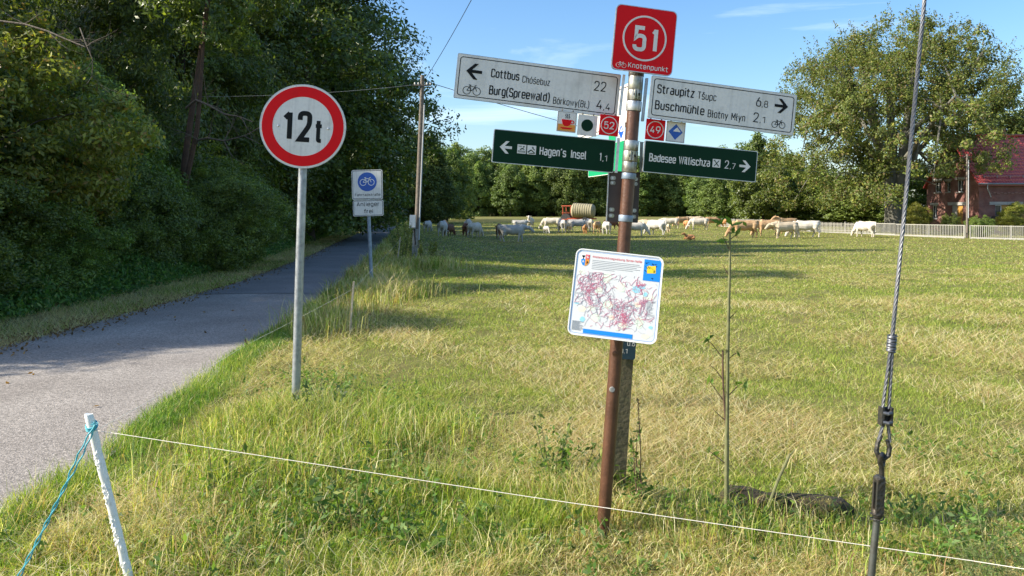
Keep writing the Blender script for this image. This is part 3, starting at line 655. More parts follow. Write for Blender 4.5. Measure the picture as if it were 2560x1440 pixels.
# the big beech: spreading crown with upright shoots, forked grey trunk
def beech():
    x, y = at(2236, 540, 80).x, 80.0
    e = empty('beech_tree', (x, y, g(x, y) - .05), 'huge spreading beech with olive crown and forked grey trunk beside the brick house', 'tree')
    rg = np.random.default_rng(21); Hh = 21.6
    me, C = crown('crown', 22, 19.4, 11.6, 950, 125, .27, base=.15, shape='spread', cl=1.0, pal=PAL_BEECH, aspect=.55, flat=.85, shell=.40, rough=.42, keep=lambda P: ~((P[:, 0] > 7.0) & (P[:, 2] < 10.4)) & ~((P[:, 0] > 4.0) & (P[:, 2] < 5.6)) & ~((P[:, 0] > 1.5) & (P[:, 2] < 5.2)) & ~(P[:, 0] > 11.3) & ~((np.abs(P[:, 0]) < 3.4) & (P[:, 1] < 2) & (P[:, 2] < 5.2)) & ~((P[:, 0] < -2) & (P[:, 2] < 2.2)))
    BC = C; e.scale = (1, 1, 1.045)
    link('crown', me, M['leaf_beech'], e)
    # upright leafy shoots that make the ragged outline
    n = 520; az = rg.uniform(0, 6.28, n); rr = np.sqrt(rg.uniform(.1, 1, n)) * 11.6
    zt = 3.6 + 16.0 * np.sqrt(np.clip(1 - (rr / 13.4) ** 2, .0, 1)) * rg.uniform(.86, 1.04, n)
    P = []; NN = []
    for i in range(n):
        L = rg.uniform(1.8, 4.0); sp_ = .15 + .9 * (rr[i] / 12.4) ** 2; dx = np.array([cos(az[i]) * sp_, sin(az[i]) * sp_, 1.0]); dx /= np.linalg.norm(dx)
        b = np.array([rr[i] * cos(az[i]), rr[i] * sin(az[i]), zt[i] - .8]); m = 70
        t = rg.uniform(0, 1, (m, 1)); P.append(b + dx * t * L + rg.normal(0, 1, (m, 3)) * (.34 * (1 - t * .8))); NN.append(rg.normal(0, 1, (m, 3)))
    P = np.concatenate(P); NN = np.concatenate(NN)
    v, qd = leaves(P, NN, .21, rg, .5); link('leafy_shoots', big_mesh('leafy_shoots', v, qd, None, pick_colors(len(P), PAL_BEECH, rg)), M['leaf_beech'], e)
    mb = MB()
    mb.tube([(0, 0, 0), (.02, 0, .6), (0, 0, 2.0), (.05, 0, 3.6), (.05, 0, 4.6)], [1.35, 1.02, .95, 1.0, 1.05], 16)
    F_ = [((-.35, 0, 4.0), (-.9, .1, 6.2), (-1.5, .2, 9), (-2.3, .2, 13), (-3, .3, 17)), ((.38, 0, 4.0), (.75, -.1, 6.5), (1.0, -.2, 10), (1.6, -.2, 14), (2.2, 0, 18.5)),
          ((0, .3, 4.3), (.1, .6, 8), (0, .8, 12), (-.3, 1, 18)), ((.7, .1, 5.6), (2.6, .3, 8.2), (5.0, .5, 10.6), (8.0, .2, 13)), ((-.9, 0, 6), (-3.0, -.6, 8.4), (-6, -1, 10), (-9.2, -1, 11.6)),
          ((1.0, -.2, 9.5), (3.2, -1.6, 12), (5.6, -3, 15), (7, -4, 17.5)), ((-1.4, .1, 8.6), (-3.6, -2, 11.5), (-6, -3.6, 14), (-8, -4, 16)), ((-.2, .5, 7), (-.9, 3.4, 10), (-1.6, 6.6, 14)), ((.3, -.4, 6.5), (.8, -3.5, 9), (1.3, -6.6, 11.5), (1.5, -8.5, 12.5))]
    for f in F_:
        r0 = .62 if f[0][2] < 4.5 else .33; nn = len(f); mb.tube(f, [r0 * (1 - i / nn * .85) for i in range(nn)], 10)
    for j in rg.choice(len(C), 90, replace=False):
        c = Vector(C[j]); f = min(F_, key=lambda f: min((Vector(p_) - c).length for p_ in f)); b = min((Vector(p_) for p_ in f), key=lambda p_: (p_ - c).length)
        mb.tube([b, b.lerp(c, .5) + Vector((0, 0, .3)), c], [.13, .08, .02], 5)
    mb.build('trunk', M['bark_grey'], e, True)
beech()

# reddish trunk with bare branches standing in the dark gap of the wood
def branchy(mb, p, d, L, r, depth, rg):
    pts = [Vector(p)]; rad = [r]; d = Vector(d).normalized()
    for i in range(5):
        d = (d + Vector((rg.uniform(-.3, .3), rg.uniform(-.25, .25), rg.uniform(-.22, .26)))).normalized(); pts.append(pts[-1] + d * L / 5); rad.append(r * (1 - (i + 1) / 5.4))
    mb.tube(pts, rad, 6)
    if depth:
        for i in (1, 2, 3, 4):
            if rg.random() < .85:
                dd = (d + Vector((rg.uniform(-.9, .9), rg.uniform(-.6, .6), rg.uniform(-.8, .7)))).normalized(); branchy(mb, pts[i], dd, L * rg.uniform(.4, .65), rad[i] * .6, depth - 1, rg)
def red_tree():
    p0 = at(470, 640, 18.5); x, y = p0.x, 18.5
    e = empty('alder_tree', (x, y, 0), 'leaning tree with reddish trunk and bare branches in the dark gap of the wood', 'tree')
    mb = MB(); q = [at(px, py, dd) - Vector((x, y, 0)) for px, py, dd in ((445, 655, 18.5), (452, 520, 18.5), (462, 400, 18.6), (478, 290, 18.7), (500, 150, 18.9), (520, 0, 19.1), (545, -160, 19.4))]
    mb.tube(q, [.09, .08, .075, .07, .065, .055, .03], 10)
    q2 = [at(px, py, dd) - Vector((x, y, 0)) for px, py, dd in ((462, 470, 18.4), (492, 330, 18.3), (500, 240, 18.3), (510, 90, 18.5))]
    mb.tube(q2, [.07, .06, .05, .03], 8)
    mb.build('trunk', M['bark_red'], e, True)
    rg = random.Random(4); mb = MB()
    def px(*a): return [at(u, v, dd) - Vector((x, y, 0)) for u, v, dd in a]
    mb.tube(px((466, 270, 18.5), (490, 250, 18.2), (520, 262, 18), (560, 285, 17.8), (600, 292, 17.7), (632, 305, 17.6)), [.032, .028, .026, .02, .015, .01], 7)
    mb.tube(px((478, 380, 18.5), (495, 350, 18.2), (520, 345, 18), (560, 352, 17.8), (610, 340, 17.7), (650, 360, 17.6)), [.03, .028, .024, .018, .012, .007], 7)
    for (u, v, dd), dr in (((520, 262, 18), (.2, -.2, .6)), ((560, 285, 17.8), (.3, 0, -.7)), ((600, 292, 17.7), (.5, 0, -.6)), ((520, 345, 18), (.4, -.1, .8)), ((560, 352, 17.8), (.5, 0, .6)),
                           ((610, 340, 17.7), (.7, 0, .5)), ((490, 250, 18.2), (-.2, -.2, 1)), ((560, 352, 17.8), (.5, -.2, -.5)), ((520, 262, 18), (.8, -.3, -.3)), ((495, 350, 18.2), (-.4, -.3, .3))):
        branchy(mb, at(u, v, dd) - Vector((x, y, 0)), dr, rg.uniform(.7, 1.3), .014, 2, rg)
    mb.build('bare_branch', M['deadwood'], e, True)
    me, C = crown('crown', 31, 4.4, 2.2, 150, 110, .17, base=.0, cl=.5, pal=PAL_DARK, aspect=.35)
    o = link('crown', me, M['leaf'], e); o.location = (.5, .6, 5.6)
red_tree()
def dead_branch(label, pts, r, seed):
    base = at(*pts[0]); e = empty('dead_branch', (base.x, base.y, base.z), label, 'branch', 'dead branches hanging out of the wood'); mb = MB(); rg = random.Random(seed)
    q = [at(*p) - base for p in pts]; mb.tube(q, [r * (1 - i / len(q) * .8) for i in range(len(q))], 7)
    for i in range(1, len(q)):
        for _ in range(2): branchy(mb, q[i], (rg.uniform(-.6, 1), rg.uniform(-.5, .2), rg.uniform(-.8, .5)), rg.uniform(.35, .8), r * .4, 1, rg)
    mb.build('wood', M['deadwood'], e, True)
dead_branch('pale bare branch reaching right at the top left of the photo', [(-20, 50, 10.4), (60, 60, 10.3), (120, 78, 10.2), (170, 100, 10.1), (215, 118, 10.0)], .016, 1)
dead_branch('thin bare twigs hanging down left of the sky gap', [(200, 70, 10.8), (215, 110, 10.6), (232, 150, 10.5), (230, 190, 10.5)], .009, 2)
0 and dead_branch('bare branch sticking out low above the olive shrub', [(110, 95, 9.6), (150, 150, 9.5), (185, 200, 9.5), (190, 220, 9.5)], .018, 3)

# ------------------------------------------------------------------ brick house
def brick_mat():
    m = bpy.data.materials.new('red_brick'); m.use_nodes = True; nt = m.node_tree; b = nt.nodes['Principled BSDF']; L = nt.links.new
    t = nt.nodes.new('ShaderNodeTexCoord'); mp_ = nt.nodes.new('ShaderNodeMapping'); mp_.inputs['Rotation'].default_value = (R(90), 0, 0)
    cx = nt.nodes.new('ShaderNodeSeparateXYZ'); cb = nt.nodes.new('ShaderNodeCombineXYZ'); ad = nt.nodes.new('ShaderNodeMath')
    L(t.outputs['Object'], cx.inputs[0]); L(cx.outputs[0], ad.inputs[0]); L(cx.outputs[1], ad.inputs[1]); L(ad.outputs[0], cb.inputs[0]); L(cx.outputs[2], cb.inputs[1])
    br = nt.nodes.new('ShaderNodeTexBrick'); br.inputs['Scale'].default_value = 1; br.inputs['Brick Width'].default_value = .26; br.inputs['Row Height'].default_value = .085; br.inputs['Mortar Size'].default_value = .010
    br.inputs['Color1'].default_value = (.15, .048, .040, 1); br.inputs['Color2'].default_value = (.24, .08, .062, 1); br.inputs['Mortar'].default_value = (.17, .12, .10, 1)
    L(cb.outputs[0], br.inputs['Vector'])
    n = nt.nodes.new('ShaderNodeTexNoise'); n.inputs['Scale'].default_value = 1.1; n.inputs['Detail'].default_value = 7; L(t.outputs['Object'], n.inputs['Vector'])
    r_ = nt.nodes.new('ShaderNodeMapRange'); r_.inputs[1].default_value = .42; r_.inputs[2].default_value = .75; L(n.outputs['Fac'], r_.inputs[0])
    mm = nt.nodes.new('ShaderNodeMix'); mm.data_type = 'RGBA'; L(r_.outputs[0], mm.inputs[0]); L(br.outputs['Color'], mm.inputs[6]); mm.inputs[7].default_value = (.27, .15, .12, 1)
    L(mm.outputs[2], b.inputs['Base Color']); b.inputs['Roughness'].default_value = .9; return m
M['brick'] = brick_mat()
M['roof_tile'] = mat('glazed_red_tile', (.46, .075, .07), .30, noise=[(1.2, (.32, .05, .05), .4, .7), (9, (.52, .10, .08), .5, .8)], coat=.3)
M['ridge_tile'] = mat('ridge_tile', (.42, .07, .05), .5)
M['render_band'] = mat('grey_lintel', (.42, .40, .37), .85, noise=[(6, (.32, .3, .28), .4, .7)])
M['glass'] = mat('window_glass', (.03, .035, .04), .08, spec=.8)
M['window_white'] = mat('white_window_frame', (.70, .70, .68), .5)
M['door_wood'] = mat('ochre_door', (.50, .27, .06), .6, noise=[(7, (.40, .20, .05), .4, .7)])
M['zinc'] = mat('zinc_gutter', (.28, .28, .29), .45, .6)
def house():
    y0 = 76.0; X0 = (2447 - 1280) / F * y0; gnd = g(X0, y0) ; L_ = 15.0; D = 9.3
    zc = lambda py, d=y0: EYE - (py - HZ) / F * d
    e = empty('brick_house', (X0, y0, gnd - .05), 'red brick house with a shiny red tiled roof at the right edge', 'house')
    ze = zc(446) - gnd; zr = zc(338, y0 + D / 2) - gnd
    # openings in local coordinates: front wall (x, z), gable wall (y, z)
    def wall(openings, length, flip, top):
        """wall slab with real openings: built as a grid of boxes round the holes"""
        mb = MB(); cs = sorted({0, length} | {v for o in openings for v in o[:2]}); T = .36
        for a, b in zip(cs, cs[1:]):
            zs = [0.0]
            holes = sorted((o[2], o[3]) for o in openings if o[0] <= a + 1e-6 and o[1] >= b - 1e-6)
            z = 0
            for h0, h1 in holes + [(top, top)]:
                if h0 > z:
                    c = ((a + b) / 2, T / 2, (z + h0) / 2); s_ = (b - a, T, h0 - z)
                    mb.box(c if not flip else (c[1], c[0], c[2]), s_ if not flip else (s_[1], s_[0], s_[2]))
                z = h1
        return mb
    fo = [(.55 + 1.3, 2.95 + 1.3, .9, 2.0)]                       # placeholder, replaced below
    def fx(px): return (px - 1280) / F * y0 - X0
    def fz(py): return zc(py) - gnd
    front = [(fx(2488), fx(2532), max(.3, fz(543)), fz(511))]
    # gable: y position from the photo column on the plane x = X0
    def gy(px): return X0 * F / (px - 1280) - y0
    def gzz(px, py): d = X0 * F / (px - 1280); return zc(py, d) - gnd
    gab = []
    for a, b, t_, bt in ((2338, 2354, 452, 480), (2396, 2412, 448, 479), (2369, 2379, 452, 479), (2331, 2344, 512, 545), (2381, 2411, 512, 560)):
        gab.append((gy(b), gy(a), max(.02, gzz((a + b) / 2, bt)), gzz((a + b) / 2, t_)))
    fw = wall(front, L_, False, ze).build('front_wall', M['brick'], e)
    gb = wall([(a, b, z0, z1) for a, b, z0, z1 in gab], D, True, ze)
    gb.v = [(x, y, z) for x, y, z in gb.v]
    # gable triangle above the eaves
    gb.add([(0, 0, ze), (0, D, ze), (0, D / 2, zr - .15), (.36, 0, ze), (.36, D, ze), (.36, D / 2, zr - .15)], [(0, 1, 2), (5, 4, 3), (0, 3, 4, 1), (1, 4, 5, 2), (2, 5, 3, 0)])
    o = gb.build('gable_wall', M['brick'], e); o.location = (0, .36, 0); o.scale = (1, (D - .36) / D, 1)
    MB().box((L_ / 2, D + .1, ze / 2), (L_, .3, ze)).box((L_ + .2, D / 2, ze / 2), (.3, D, ze)).build('back_wall', M['brick'], e)
    # brick band and lintels
    def win(parent, x0, x1, z0, z1, kind, gable):
        def P(a, y, z): return (y, a, z) if gable else (a, y, z)
        w = x1 - x0; mb = MB(); fw_ = .07; yc = .12
        def bar(a0, a1, b0, b1, t=.05, y=yc):
            c = P((a0 + a1) / 2, y, (b0 + b1) / 2); s_ = P(a1 - a0, t, b1 - b0); mb.box(c, s_)
        bar(x0, x0 + fw_, z0, z1); bar(x1 - fw_, x1, z0, z1); bar(x0 + fw_, x1 - fw_, z1 - fw_, z1); bar(x0 + fw_, x1 - fw_, z0, z0 + fw_)
        if w > .9: bar((x0 + x1) / 2 - .03, (x0 + x1) / 2 + .03, z0 + fw_, z1 - fw_)
        o_ = mb.build('window', M['window_white'], parent)
        MB().box(P((x0 + x1) / 2, yc + .05, (z0 + z1) / 2), P(w - .04, .02, z1 - z0 - .04)).build('pane', M['glass'], o_)
        MB().box(P((x0 + x1) / 2, -.03, z1 + .14), P(w + .55, .10, .26)).build('lintel', M['render_band'], o_)
        MB().box(P((x0 + x1) / 2, -.04, z0 - .05), P(w + .2, .16, .08)).build('sill', M['render_band'], o_)
    sc_ = (D - .36) / D
    for i, (a, b, z0, z1) in enumerate(gab):
        a, b = .36 + a * sc_, .36 + b * sc_
        if i < 4: win(e, a, b, z0, z1, 'g', True)
        else:
            dr = MB().box((.10, a + (b - a) * .28, z1 / 2), (.06, (b - a) * .5, z1 - .02)).build('door', M['door_wood'], e)
            MB().box((.05, a + .08, z1 * .48), (.05, .05, .16)).build('handle', M['iron'], dr)
            MB().box((.12, a + (b - a) * .77, z1 / 2), (.05, (b - a) * .46, z1 - .02)).build('side_panel', M['render_band'], dr)
            MB().box((-.03, (a + b) / 2 - .2, z1 + .17), (.12, b - a + 1.5, .32)).build('lintel', M['render_band'], dr)
    # front window: small white casement on the left, boarded to the right
    x0, x1, z0, z1 = front[0]; xm = x0 + (x1 - x0) * .38
    win(e, x0, xm, z0 + .15, z1, 'f', False)
    bd = MB().box(((xm + x1) / 2, .12, (z0 + z1) / 2), (x1 - xm - .01, .04, z1 - z0 - .01)).build('wooden_board', M['door_wood'], e)
    MB().box(((xm + x1) / 2 - .3, .10, z0 + .07), (.01, .01, .01)).build('nail', M['iron'], bd)
    MB().box(((x0 + x1) / 2 + .2, -.035, z1 + .16), (x1 - x0 + 1.6, .10, .30)).build('window_lintel', M['render_band'], e)
    mb = MB(); zb = fz(482)
    for i in range(38): mb.box((1.2 + i * .36, -.03, zb + (.05 if i % 2 else 0)), (.26, .06, .12))
    tag(mb.build('brick_frieze', mat('frieze_brick', (.27, .15, .12), .9), e), kind='stuff')
    # roof: two slopes of stepped tile courses
    rf = MB(); ov = .45; sl = (zr - ze) / (D / 2); xl, xr = -.30, L_ + .5
    rf.add([(xl, -ov, ze - ov * sl - .10), (xr, -ov, ze - ov * sl - .10), (xr, D / 2, zr - .10), (xl, D / 2, zr - .10), (xl, D + ov, ze - ov * sl - .10), (xr, D + ov, ze - ov * sl - .10),
            (xl, -ov, ze - ov * sl - .22), (xr, -ov, ze - ov * sl - .22), (xr, D / 2, zr - .22), (xl, D / 2, zr - .22), (xl, D + ov, ze - ov * sl - .22), (xr, D + ov, ze - ov * sl - .22)],
           [(0, 1, 2, 3), (3, 2, 5, 4), (6, 9, 8, 7), (9, 10, 11, 8), (0, 3, 9, 6), (3, 4, 10, 9), (1, 7, 8, 2), (2, 8, 11, 5), (0, 6, 7, 1), (4, 5, 11, 10)])
    roof = rf.build('roof', M['roof_tile'], e)
    n = 15; slope = math.hypot(D / 2 + ov, (D / 2 + ov) * sl); dy = (D / 2 + ov) / n; ang = math.atan(sl)
    cm = MB(); wv = 56; tw = (xr - xl) / wv; vs = []; fs = []
    nx = wv * 4 + 1
    for i in range(nx):
        x = xl + (xr - xl) * i / (nx - 1); h = .028 * (1 + sin(2 * pi * i / 4)); 
        vs += [(x, 0, h + .12), (x, dy * 1.04, dy * 1.04 * sl + h * .9 + .005), (x, 0, .0)]
    for i in range(nx - 1):
        a = i * 3; b = a + 3; fs += [(a, b, b + 1, a + 1), (a + 2, b + 2, b, a)]
    cm.add(vs, fs); me = cm.mesh('tile_course'); me.materials.append(M['roof_tile'])
    for i in range(n):
        o = link('tile_course', me, None, roof); o.location = (0, -ov + i * dy, ze - ov * sl + i * dy * sl - .10)
    mb = MB()
    for i in range(int((xr - xl) / .38)): mb.tube([(xl + i * .38, D / 2, zr + .0), (xl + i * .38 + .40, D / 2, zr + .015)], [.13, .15], 8)
    mb.build('ridge_tiles', M['ridge_tile'], roof)
    mb = MB(); gzt = ze - ov * sl
    mb.tube([(xl - .05, -ov - .08, gzt - .05), (xr, -ov - .08, gzt - .05)], .09, 8).build('gutter', M['zinc'], roof)
    dp = MB(); a = fx(2461); dp.tube([(a, -ov - .06, gzt - .1), (a, -ov - .04, gzt - .5), (fx(2476), -.10, gzt - 1.35)], .05, 8)
    dp.build('downpipe', M['conduit'], e)
    sg = MB()
    for i in range(11): sg.box((xl + .9 + i * 1.3, .12, ze + .12 * sl + .10), (.04, .10, .26))
    sg.box((L_ / 2, .10, ze + .1 * sl + .19), (L_ - 1, .03, .03)).build('snow_guard', M['zinc'], roof)
    ch = MB(); cxp = 2494; dd = y0 + D / 2 + .3; cX = (cxp - 1280) / F * dd - X0
    ch.box((cX, D / 2 + .3, zr + .05), (1.25, .75, 1.1)).box((cX, D / 2 + .3, zr + .64), (1.4, .9, .08)).build('chimney', M['brick'], roof)
    # tilted dark canopy leaning against the front wall
    c = at(2492, 540, y0 - 1.0) - Vector((X0, y0, gnd - .05))
    cp = MB().box((0, 0, 0), (2.6, 1.3, .08), Euler((0, R(-14), 0)).to_matrix()).box((.4, .1, .12), (2.2, 1.1, .05), Euler((0, R(-17), 0)).to_matrix())
    o = cp.build('canopy', M['iron'], e); o.location = (c.x + .3, c.y, c.z)
    MB().box((c.x - .6, c.y, c.z / 2), (.1, .1, max(.1, c.z))).box((c.x + 1.2, c.y, c.z / 2), (.1, .1, max(.1, c.z + .1))).build('canopy_post', M['pole_wood'], e)
house()
sh = K['near_shrub'].place((2545 - 1280) / F * 71.5, 71.5, 3.0, .75, label='bushy shrub in front of the brick house at the right edge', cat='shrub', name='garden_shrub')
K['near_dark'].place((2430 - 1280) / F * 68.2, 66.9, 1.9, .42, label='small green bush growing at the foot of the grey pole by the fence', cat='shrub', name='garden_shrub')
K['near_dark'].place((2375 - 1280) / F * 72.5, 72.5, 2.0, .35, label='creeper-like bush behind the fence in front of the brick gable', cat='shrub', name='garden_shrub')
K['near_shrub'].place((2292 - 1280) / F * 75, 75, 3.0, .55, label='pale twiggy shrub between the beech trunk and the brick house', cat='shrub', name='garden_shrub')

# ------------------------------------------------------------------ garden fences
def fence(label, cat_, pts, h, m, pw, pitch, pointed, every, mrail, group=None):
    """pts: plan points from near to far"""
    p0 = Vector((pts[0][0], pts[0][1], 0)); e = empty('garden_fence', (p0.x, p0.y, g(p0.x, p0.y)), label, 'fence')
    pm = MB(); hh = h - .05
    if pointed: pm.plate([(-pw / 2, .06), (pw / 2, .06), (pw / 2, hh - .05), (0, hh), (-pw / 2, hh - .05)], -.012, .012)
    else: pm.box((0, 0, hh / 2 + .06), (pw, pw, hh))
    pme = pm.mesh('picket'); pme.materials.append(m)
    k = 0; extra = MB(); rail = []; cum = 0
    for a, b in zip(pts, pts[1:]):
        a = Vector(a); b = Vector(b); L_ = (b - a).length; n = int(L_ / pitch); ang = math.atan2(b.y - a.y, b.x - a.x)
        for i in range(n):
            q_ = a.lerp(b, i / n); z = g(q_.x, q_.y); k += 1
            jit = random.uniform(-.02, .02) if pointed else 0
            if k <= 295:
                o = link('picket', pme, None, e); o.location = (q_.x - p0.x, q_.y - p0.y, z - e.location.z + jit); o.rotation_euler = (0, jit, ang)
            else:
                M_ = Euler((0, 0, ang)).to_matrix(); extra.box((q_.x - p0.x, q_.y - p0.y, z - e.location.z + .06 + hh / 2 + jit), (pw, .024, hh), M_)
        for hz_ in (.28, h - .22) if pointed else (.10, h - .02):
            A = Vector((a.x - p0.x, a.y - p0.y + .035, g(a.x, a.y) - e.location.z + hz_)); B = Vector((b.x - p0.x, b.y - p0.y + .035, g(b.x, b.y) - e.location.z + hz_))
            mb = MB(); mb.box((A + B) / 2, ((B - A).length, .05, .05 if pointed else .05), Euler((0, 0, ang)).to_matrix()); mb.build('rail', mrail, e)
        npst = max(1, int(L_ / every))
        for i in range(npst + 1):
            q_ = a.lerp(b, i / npst); z = g(q_.x, q_.y) - e.location.z
            MB().box((q_.x - p0.x, q_.y - p0.y + .10, z + h / 2), (.10, .08, h + .05)).build('post', mrail, e)
    if extra.v: tag(extra.build('distant_pickets', m, e), kind='stuff')
    kb = MB()
    for a, b in zip(pts, pts[1:]):
        a = Vector(a); b = Vector(b); ang = math.atan2(b.y - a.y, b.x - a.x); c = (a + b) / 2
        kb.box((c.x - p0.x, c.y - p0.y + .05, (g(a.x, a.y) + g(b.x, b.y)) / 2 - e.location.z + .02), ((b - a).length, .12, .14), Euler((0, 0, ang)).to_matrix())
    kb.build('concrete_plinth', M['concrete'], e)
M['fence_white'] = mat('pale_metal_picket', (.40, .38, .32), .5, noise=[(8, (.45, .43, .38), .45, .7)])
M['fence_grey'] = mat('weathered_picket', (.36, .34, .29), .85, noise=[(6, (.24, .23, .19), .4, .7)])
def fp(px, d): return ((px - 1280) / F * d, d)
fence('pale metal picket fence in front of the brick house', 'fence', [fp(2640, 60), fp(2428, 64.8)], 1.12, M['fence_white'], .036, .145, False, 2.5, M['fence_white'])
fence('pale picket fence between the grey pole and the beech', 'fence', [fp(2413, 65), fp(2240, 71), fp(2185, 73.5)], 1.10, M['fence_white'], .036, .145, False, 2.5, M['fence_white'])
fence('weathered grey wooden picket fence behind the cattle on the right', 'fence', [fp(2183, 74), fp(2050, 79), fp(1840, 96), fp(1800, 101)], 1.12, M['fence_grey'], .07, .155, True, 2.6, M['fence_grey'])

# ------------------------------------------------------------------ sign building
def orient(roll=0, yaw=0, tilt=0):
    return (Matrix.Rotation(R(yaw), 4, 'Z') @ Matrix.Rotation(R(tilt), 4, 'X') @ Matrix.Rotation(R(roll), 4, 'Y')).to_euler()
def panel(name, parent, c, w, h, m, rad=.01, roll=0, yaw=0, tilt=0, t=.003, back=None, origin=None):
    """flat plate, front at local y = 0, x to the right, z up"""
    mb = MB(); mb.plate(rrect(w, h, rad, 5), 0, t)
    o = mb.build(name, m, parent); o.location = Vector(c) - (origin or Vector((0, 0, 0))); o.rotation_euler = orient(roll, yaw, tilt)
    if back:
        f = MB(); f.plate(rrect(w * .998, h * .998, rad, 5), t + .0004, t + .0016); f.build('back_sheet', back, o)
    return o
def border(parent, w, h, inset, lw, rad, m, y=-.0006):
    A = rrect(w - 2 * inset, h - 2 * inset, rad, 6); B = rrect(w - 2 * inset - 2 * lw, h - 2 * inset - 2 * lw, max(.001, rad - lw), 6)
    mb = MB(); mb.band(A, B, y, -.0001); return mb.build('border', m, parent)
def bicycle(mb, cx, cz, w, lw, y=-.0012, y1=-.0001):
    r_ = w * .225; a = (cx - w * .275, cz - w * .06); b = (cx + w * .275, cz - w * .06)
    for c in (a, b): mb.band(circ(*c, r_, 24), circ(*c, r_ - lw, 24), y, y1)
    q = lambda u, v: (cx + w * u, cz + w * v)
    P = dict(a=a, b=b, bb=q(-.03, -.06), seat=q(-.12, .20), head=q(.17, .17), bar=q(.15, .25), be=q(.25, .26), st=q(-.13, .25))
    for s_, e_ in (('a', 'bb'), ('a', 'seat'), ('bb', 'st'), ('seat', 'head'), ('bb', 'head'), ('head', 'b'), ('head', 'bar'), ('bar', 'be')): mb.stroke(P[s_], P[e_], lw, y, y1)
    mb.stroke(q(-.19, .255), q(-.06, .255), lw * 1.3, y, y1); return mb
def arrow(cx, cz, w, lw, left, m, parent, y=-.0012):
    s = -1 if left else 1; h = w * .50; mb = MB()
    mb.stroke((cx - s * w / 2, cz), (cx + s * w * .36, cz), lw, y, -.0001)
    mb.plate([(cx + s * w / 2, cz), (cx + s * (w * .5 - h), cz + h), (cx + s * (w * .5 - h - lw * 1.25), cz + h), (cx + s * (w * .5 - lw * 1.4), cz), (cx + s * (w * .5 - h - lw * 1.25), cz - h), (cx + s * (w * .5 - h), cz - h)], y - .0003, -.0001)
    return mb.build('arrow', m, parent)
def uv(w, h):
    return lambda u: (u - .5) * w, lambda v: (.5 - v) * h

# ---- the cycle route signpost
D = 3.5
PB = at(1505, 1362, D); POST_G = 'route signpost'
sp = empty('signpost', PB, 'brown metal signpost with cycle route arrows, red 51 sign and map board', 'signpost')
def pol(y): return at(1505 + (1362 - y) * (84 / 1155.), y, D)
mb = MB(); mb.tube([pol(1375) - PB, pol(900) - PB, pol(400) - PB, pol(172) - PB], .0300, 20)
mb.build('post', M['rust'], sp, True)
MB().tube([pol(173) - PB, pol(166) - PB], [.032, .026], 16).build('post_cap', M['iron'], sp, True)
axis = (pol(200) - pol(1200)).normalized(); AX = axis.to_track_quat('Z', 'Y').to_matrix()
def sleeve(y0, y1, r_, m, lug=0, name='clamp'):
    a, b = pol(y1) - PB, pol(y0) - PB; o = MB(); L_ = (b - a).length
    M_ = AX; o.lathe([(r_ - .001, 0), (r_, .002), (r_, L_ - .002), (r_ - .001, L_)], a, 20, AX)
    if lug:
        o.box(a + AX @ Vector((lug * (r_ + .010), -.004, L_ / 2)), (.028, .006, L_ * .92), AX)
        o.box(a + AX @ Vector((lug * (r_ + .010), .006, L_ / 2)), (.028, .006, L_ * .92), AX)
    ob = o.build(name, m, sp, True)
    if lug: MB().tube([a + AX @ Vector((lug * (r_ + .014), -.018, L_ / 2)), a + AX @ Vector((lug * (r_ + .014), .012, L_ / 2))], .006, 8).build('bolt', M['iron'], ob, True)
sleeve(178, 192, .036, M['iron'])
sleeve(190, 226, .0345, M['clamp'], 1); sleeve(226, 252, .0340, M['clamp'], -1); sleeve(254, 278, .0355, M['alu'])
sleeve(352, 377, .0345, M['clamp']); sleeve(378, 404, .0355, M['clamp'], -1); sleeve(405, 431, .0350, M['clamp'], 1)
sleeve(433, 448, .0335, M['galv_blue'], 1, 'strap'); sleeve(538, 554, .0335, M['galv_blue'], 1, 'strap')
def bar_on(x0, y0, x1, y1, w, m, d=D, name='mounting_rail', t=.012):
    a = at(x0, y0, d) - PB; b = at(x1, y1, d) - PB; v = b - a; Mx = v.to_track_quat('Z', 'Y').to_matrix()
    MB().box((a + b) / 2, (w, t, v.length), Mx).build(name, m, sp)
bar_on(1560, 187, 1549, 288, .012, M['alu']); bar_on(1617, 196, 1606, 303, .020, M['alu']); bar_on(1547, 345, 1540, 432, .012, M['alu']); bar_on(1604, 355, 1602, 431, .016, M['clamp'])

def dsign(cx, cy, w, h, roll, m, yaw=0, name='direction_sign', lab=None, rad=.006, fwd=.018):
    o = panel(name, sp, at(cx, cy, D - fwd), w, h, m, rad, roll, 8.5, t=.004, origin=PB)
    if lab: o['label'] = lab
    rim = MB(); rim.band(rrect(w + .006, h + .006, rad, 5), rrect(w, h, rad, 5), -.0002, .012); rim.build('edge_profile', M['alu'], o); return o
# Cottbus / Burg
w, h = .758, .197; X, Z = uv(w, h)
s1 = dsign(1346.7, 214.6, w, h, 5.9, M['white_face'], lab='large white arrow sign pointing left to Cottbus and Burg')
border(s1, w, h, .010, .0035, .014, M['black'])
arrow(X(.103), Z(.365), .072, .014, True, M['black'], s1)
bicycle(MB(), X(.100), Z(.79), .082, .0025).build('bicycle_symbol', M['black'], s1)
lettering([('Cottbus', X(.205), X(.378), Z(.445), .205 * h, 1), ('Burg(Spreewald)', X(.203), X(.575), Z(.845), .215 * h, 1)], -.0008, M['black'], s1)
lettering([('Chóśebuz', X(.397), X(.567), Z(.475), .165 * h, 0), ('22', X(.842), X(.918), Z(.442), .235 * h, 0), ('Bórkowy(Bł.)', X(.597), X(.823), Z(.872), .165 * h, 0),
           ('4', X(.868), X(.905), Z(.87), .235 * h, 0), (',4', X(.912), X(.955), Z(.87), .175 * h, 0)], -.0008, M['black'], s1)
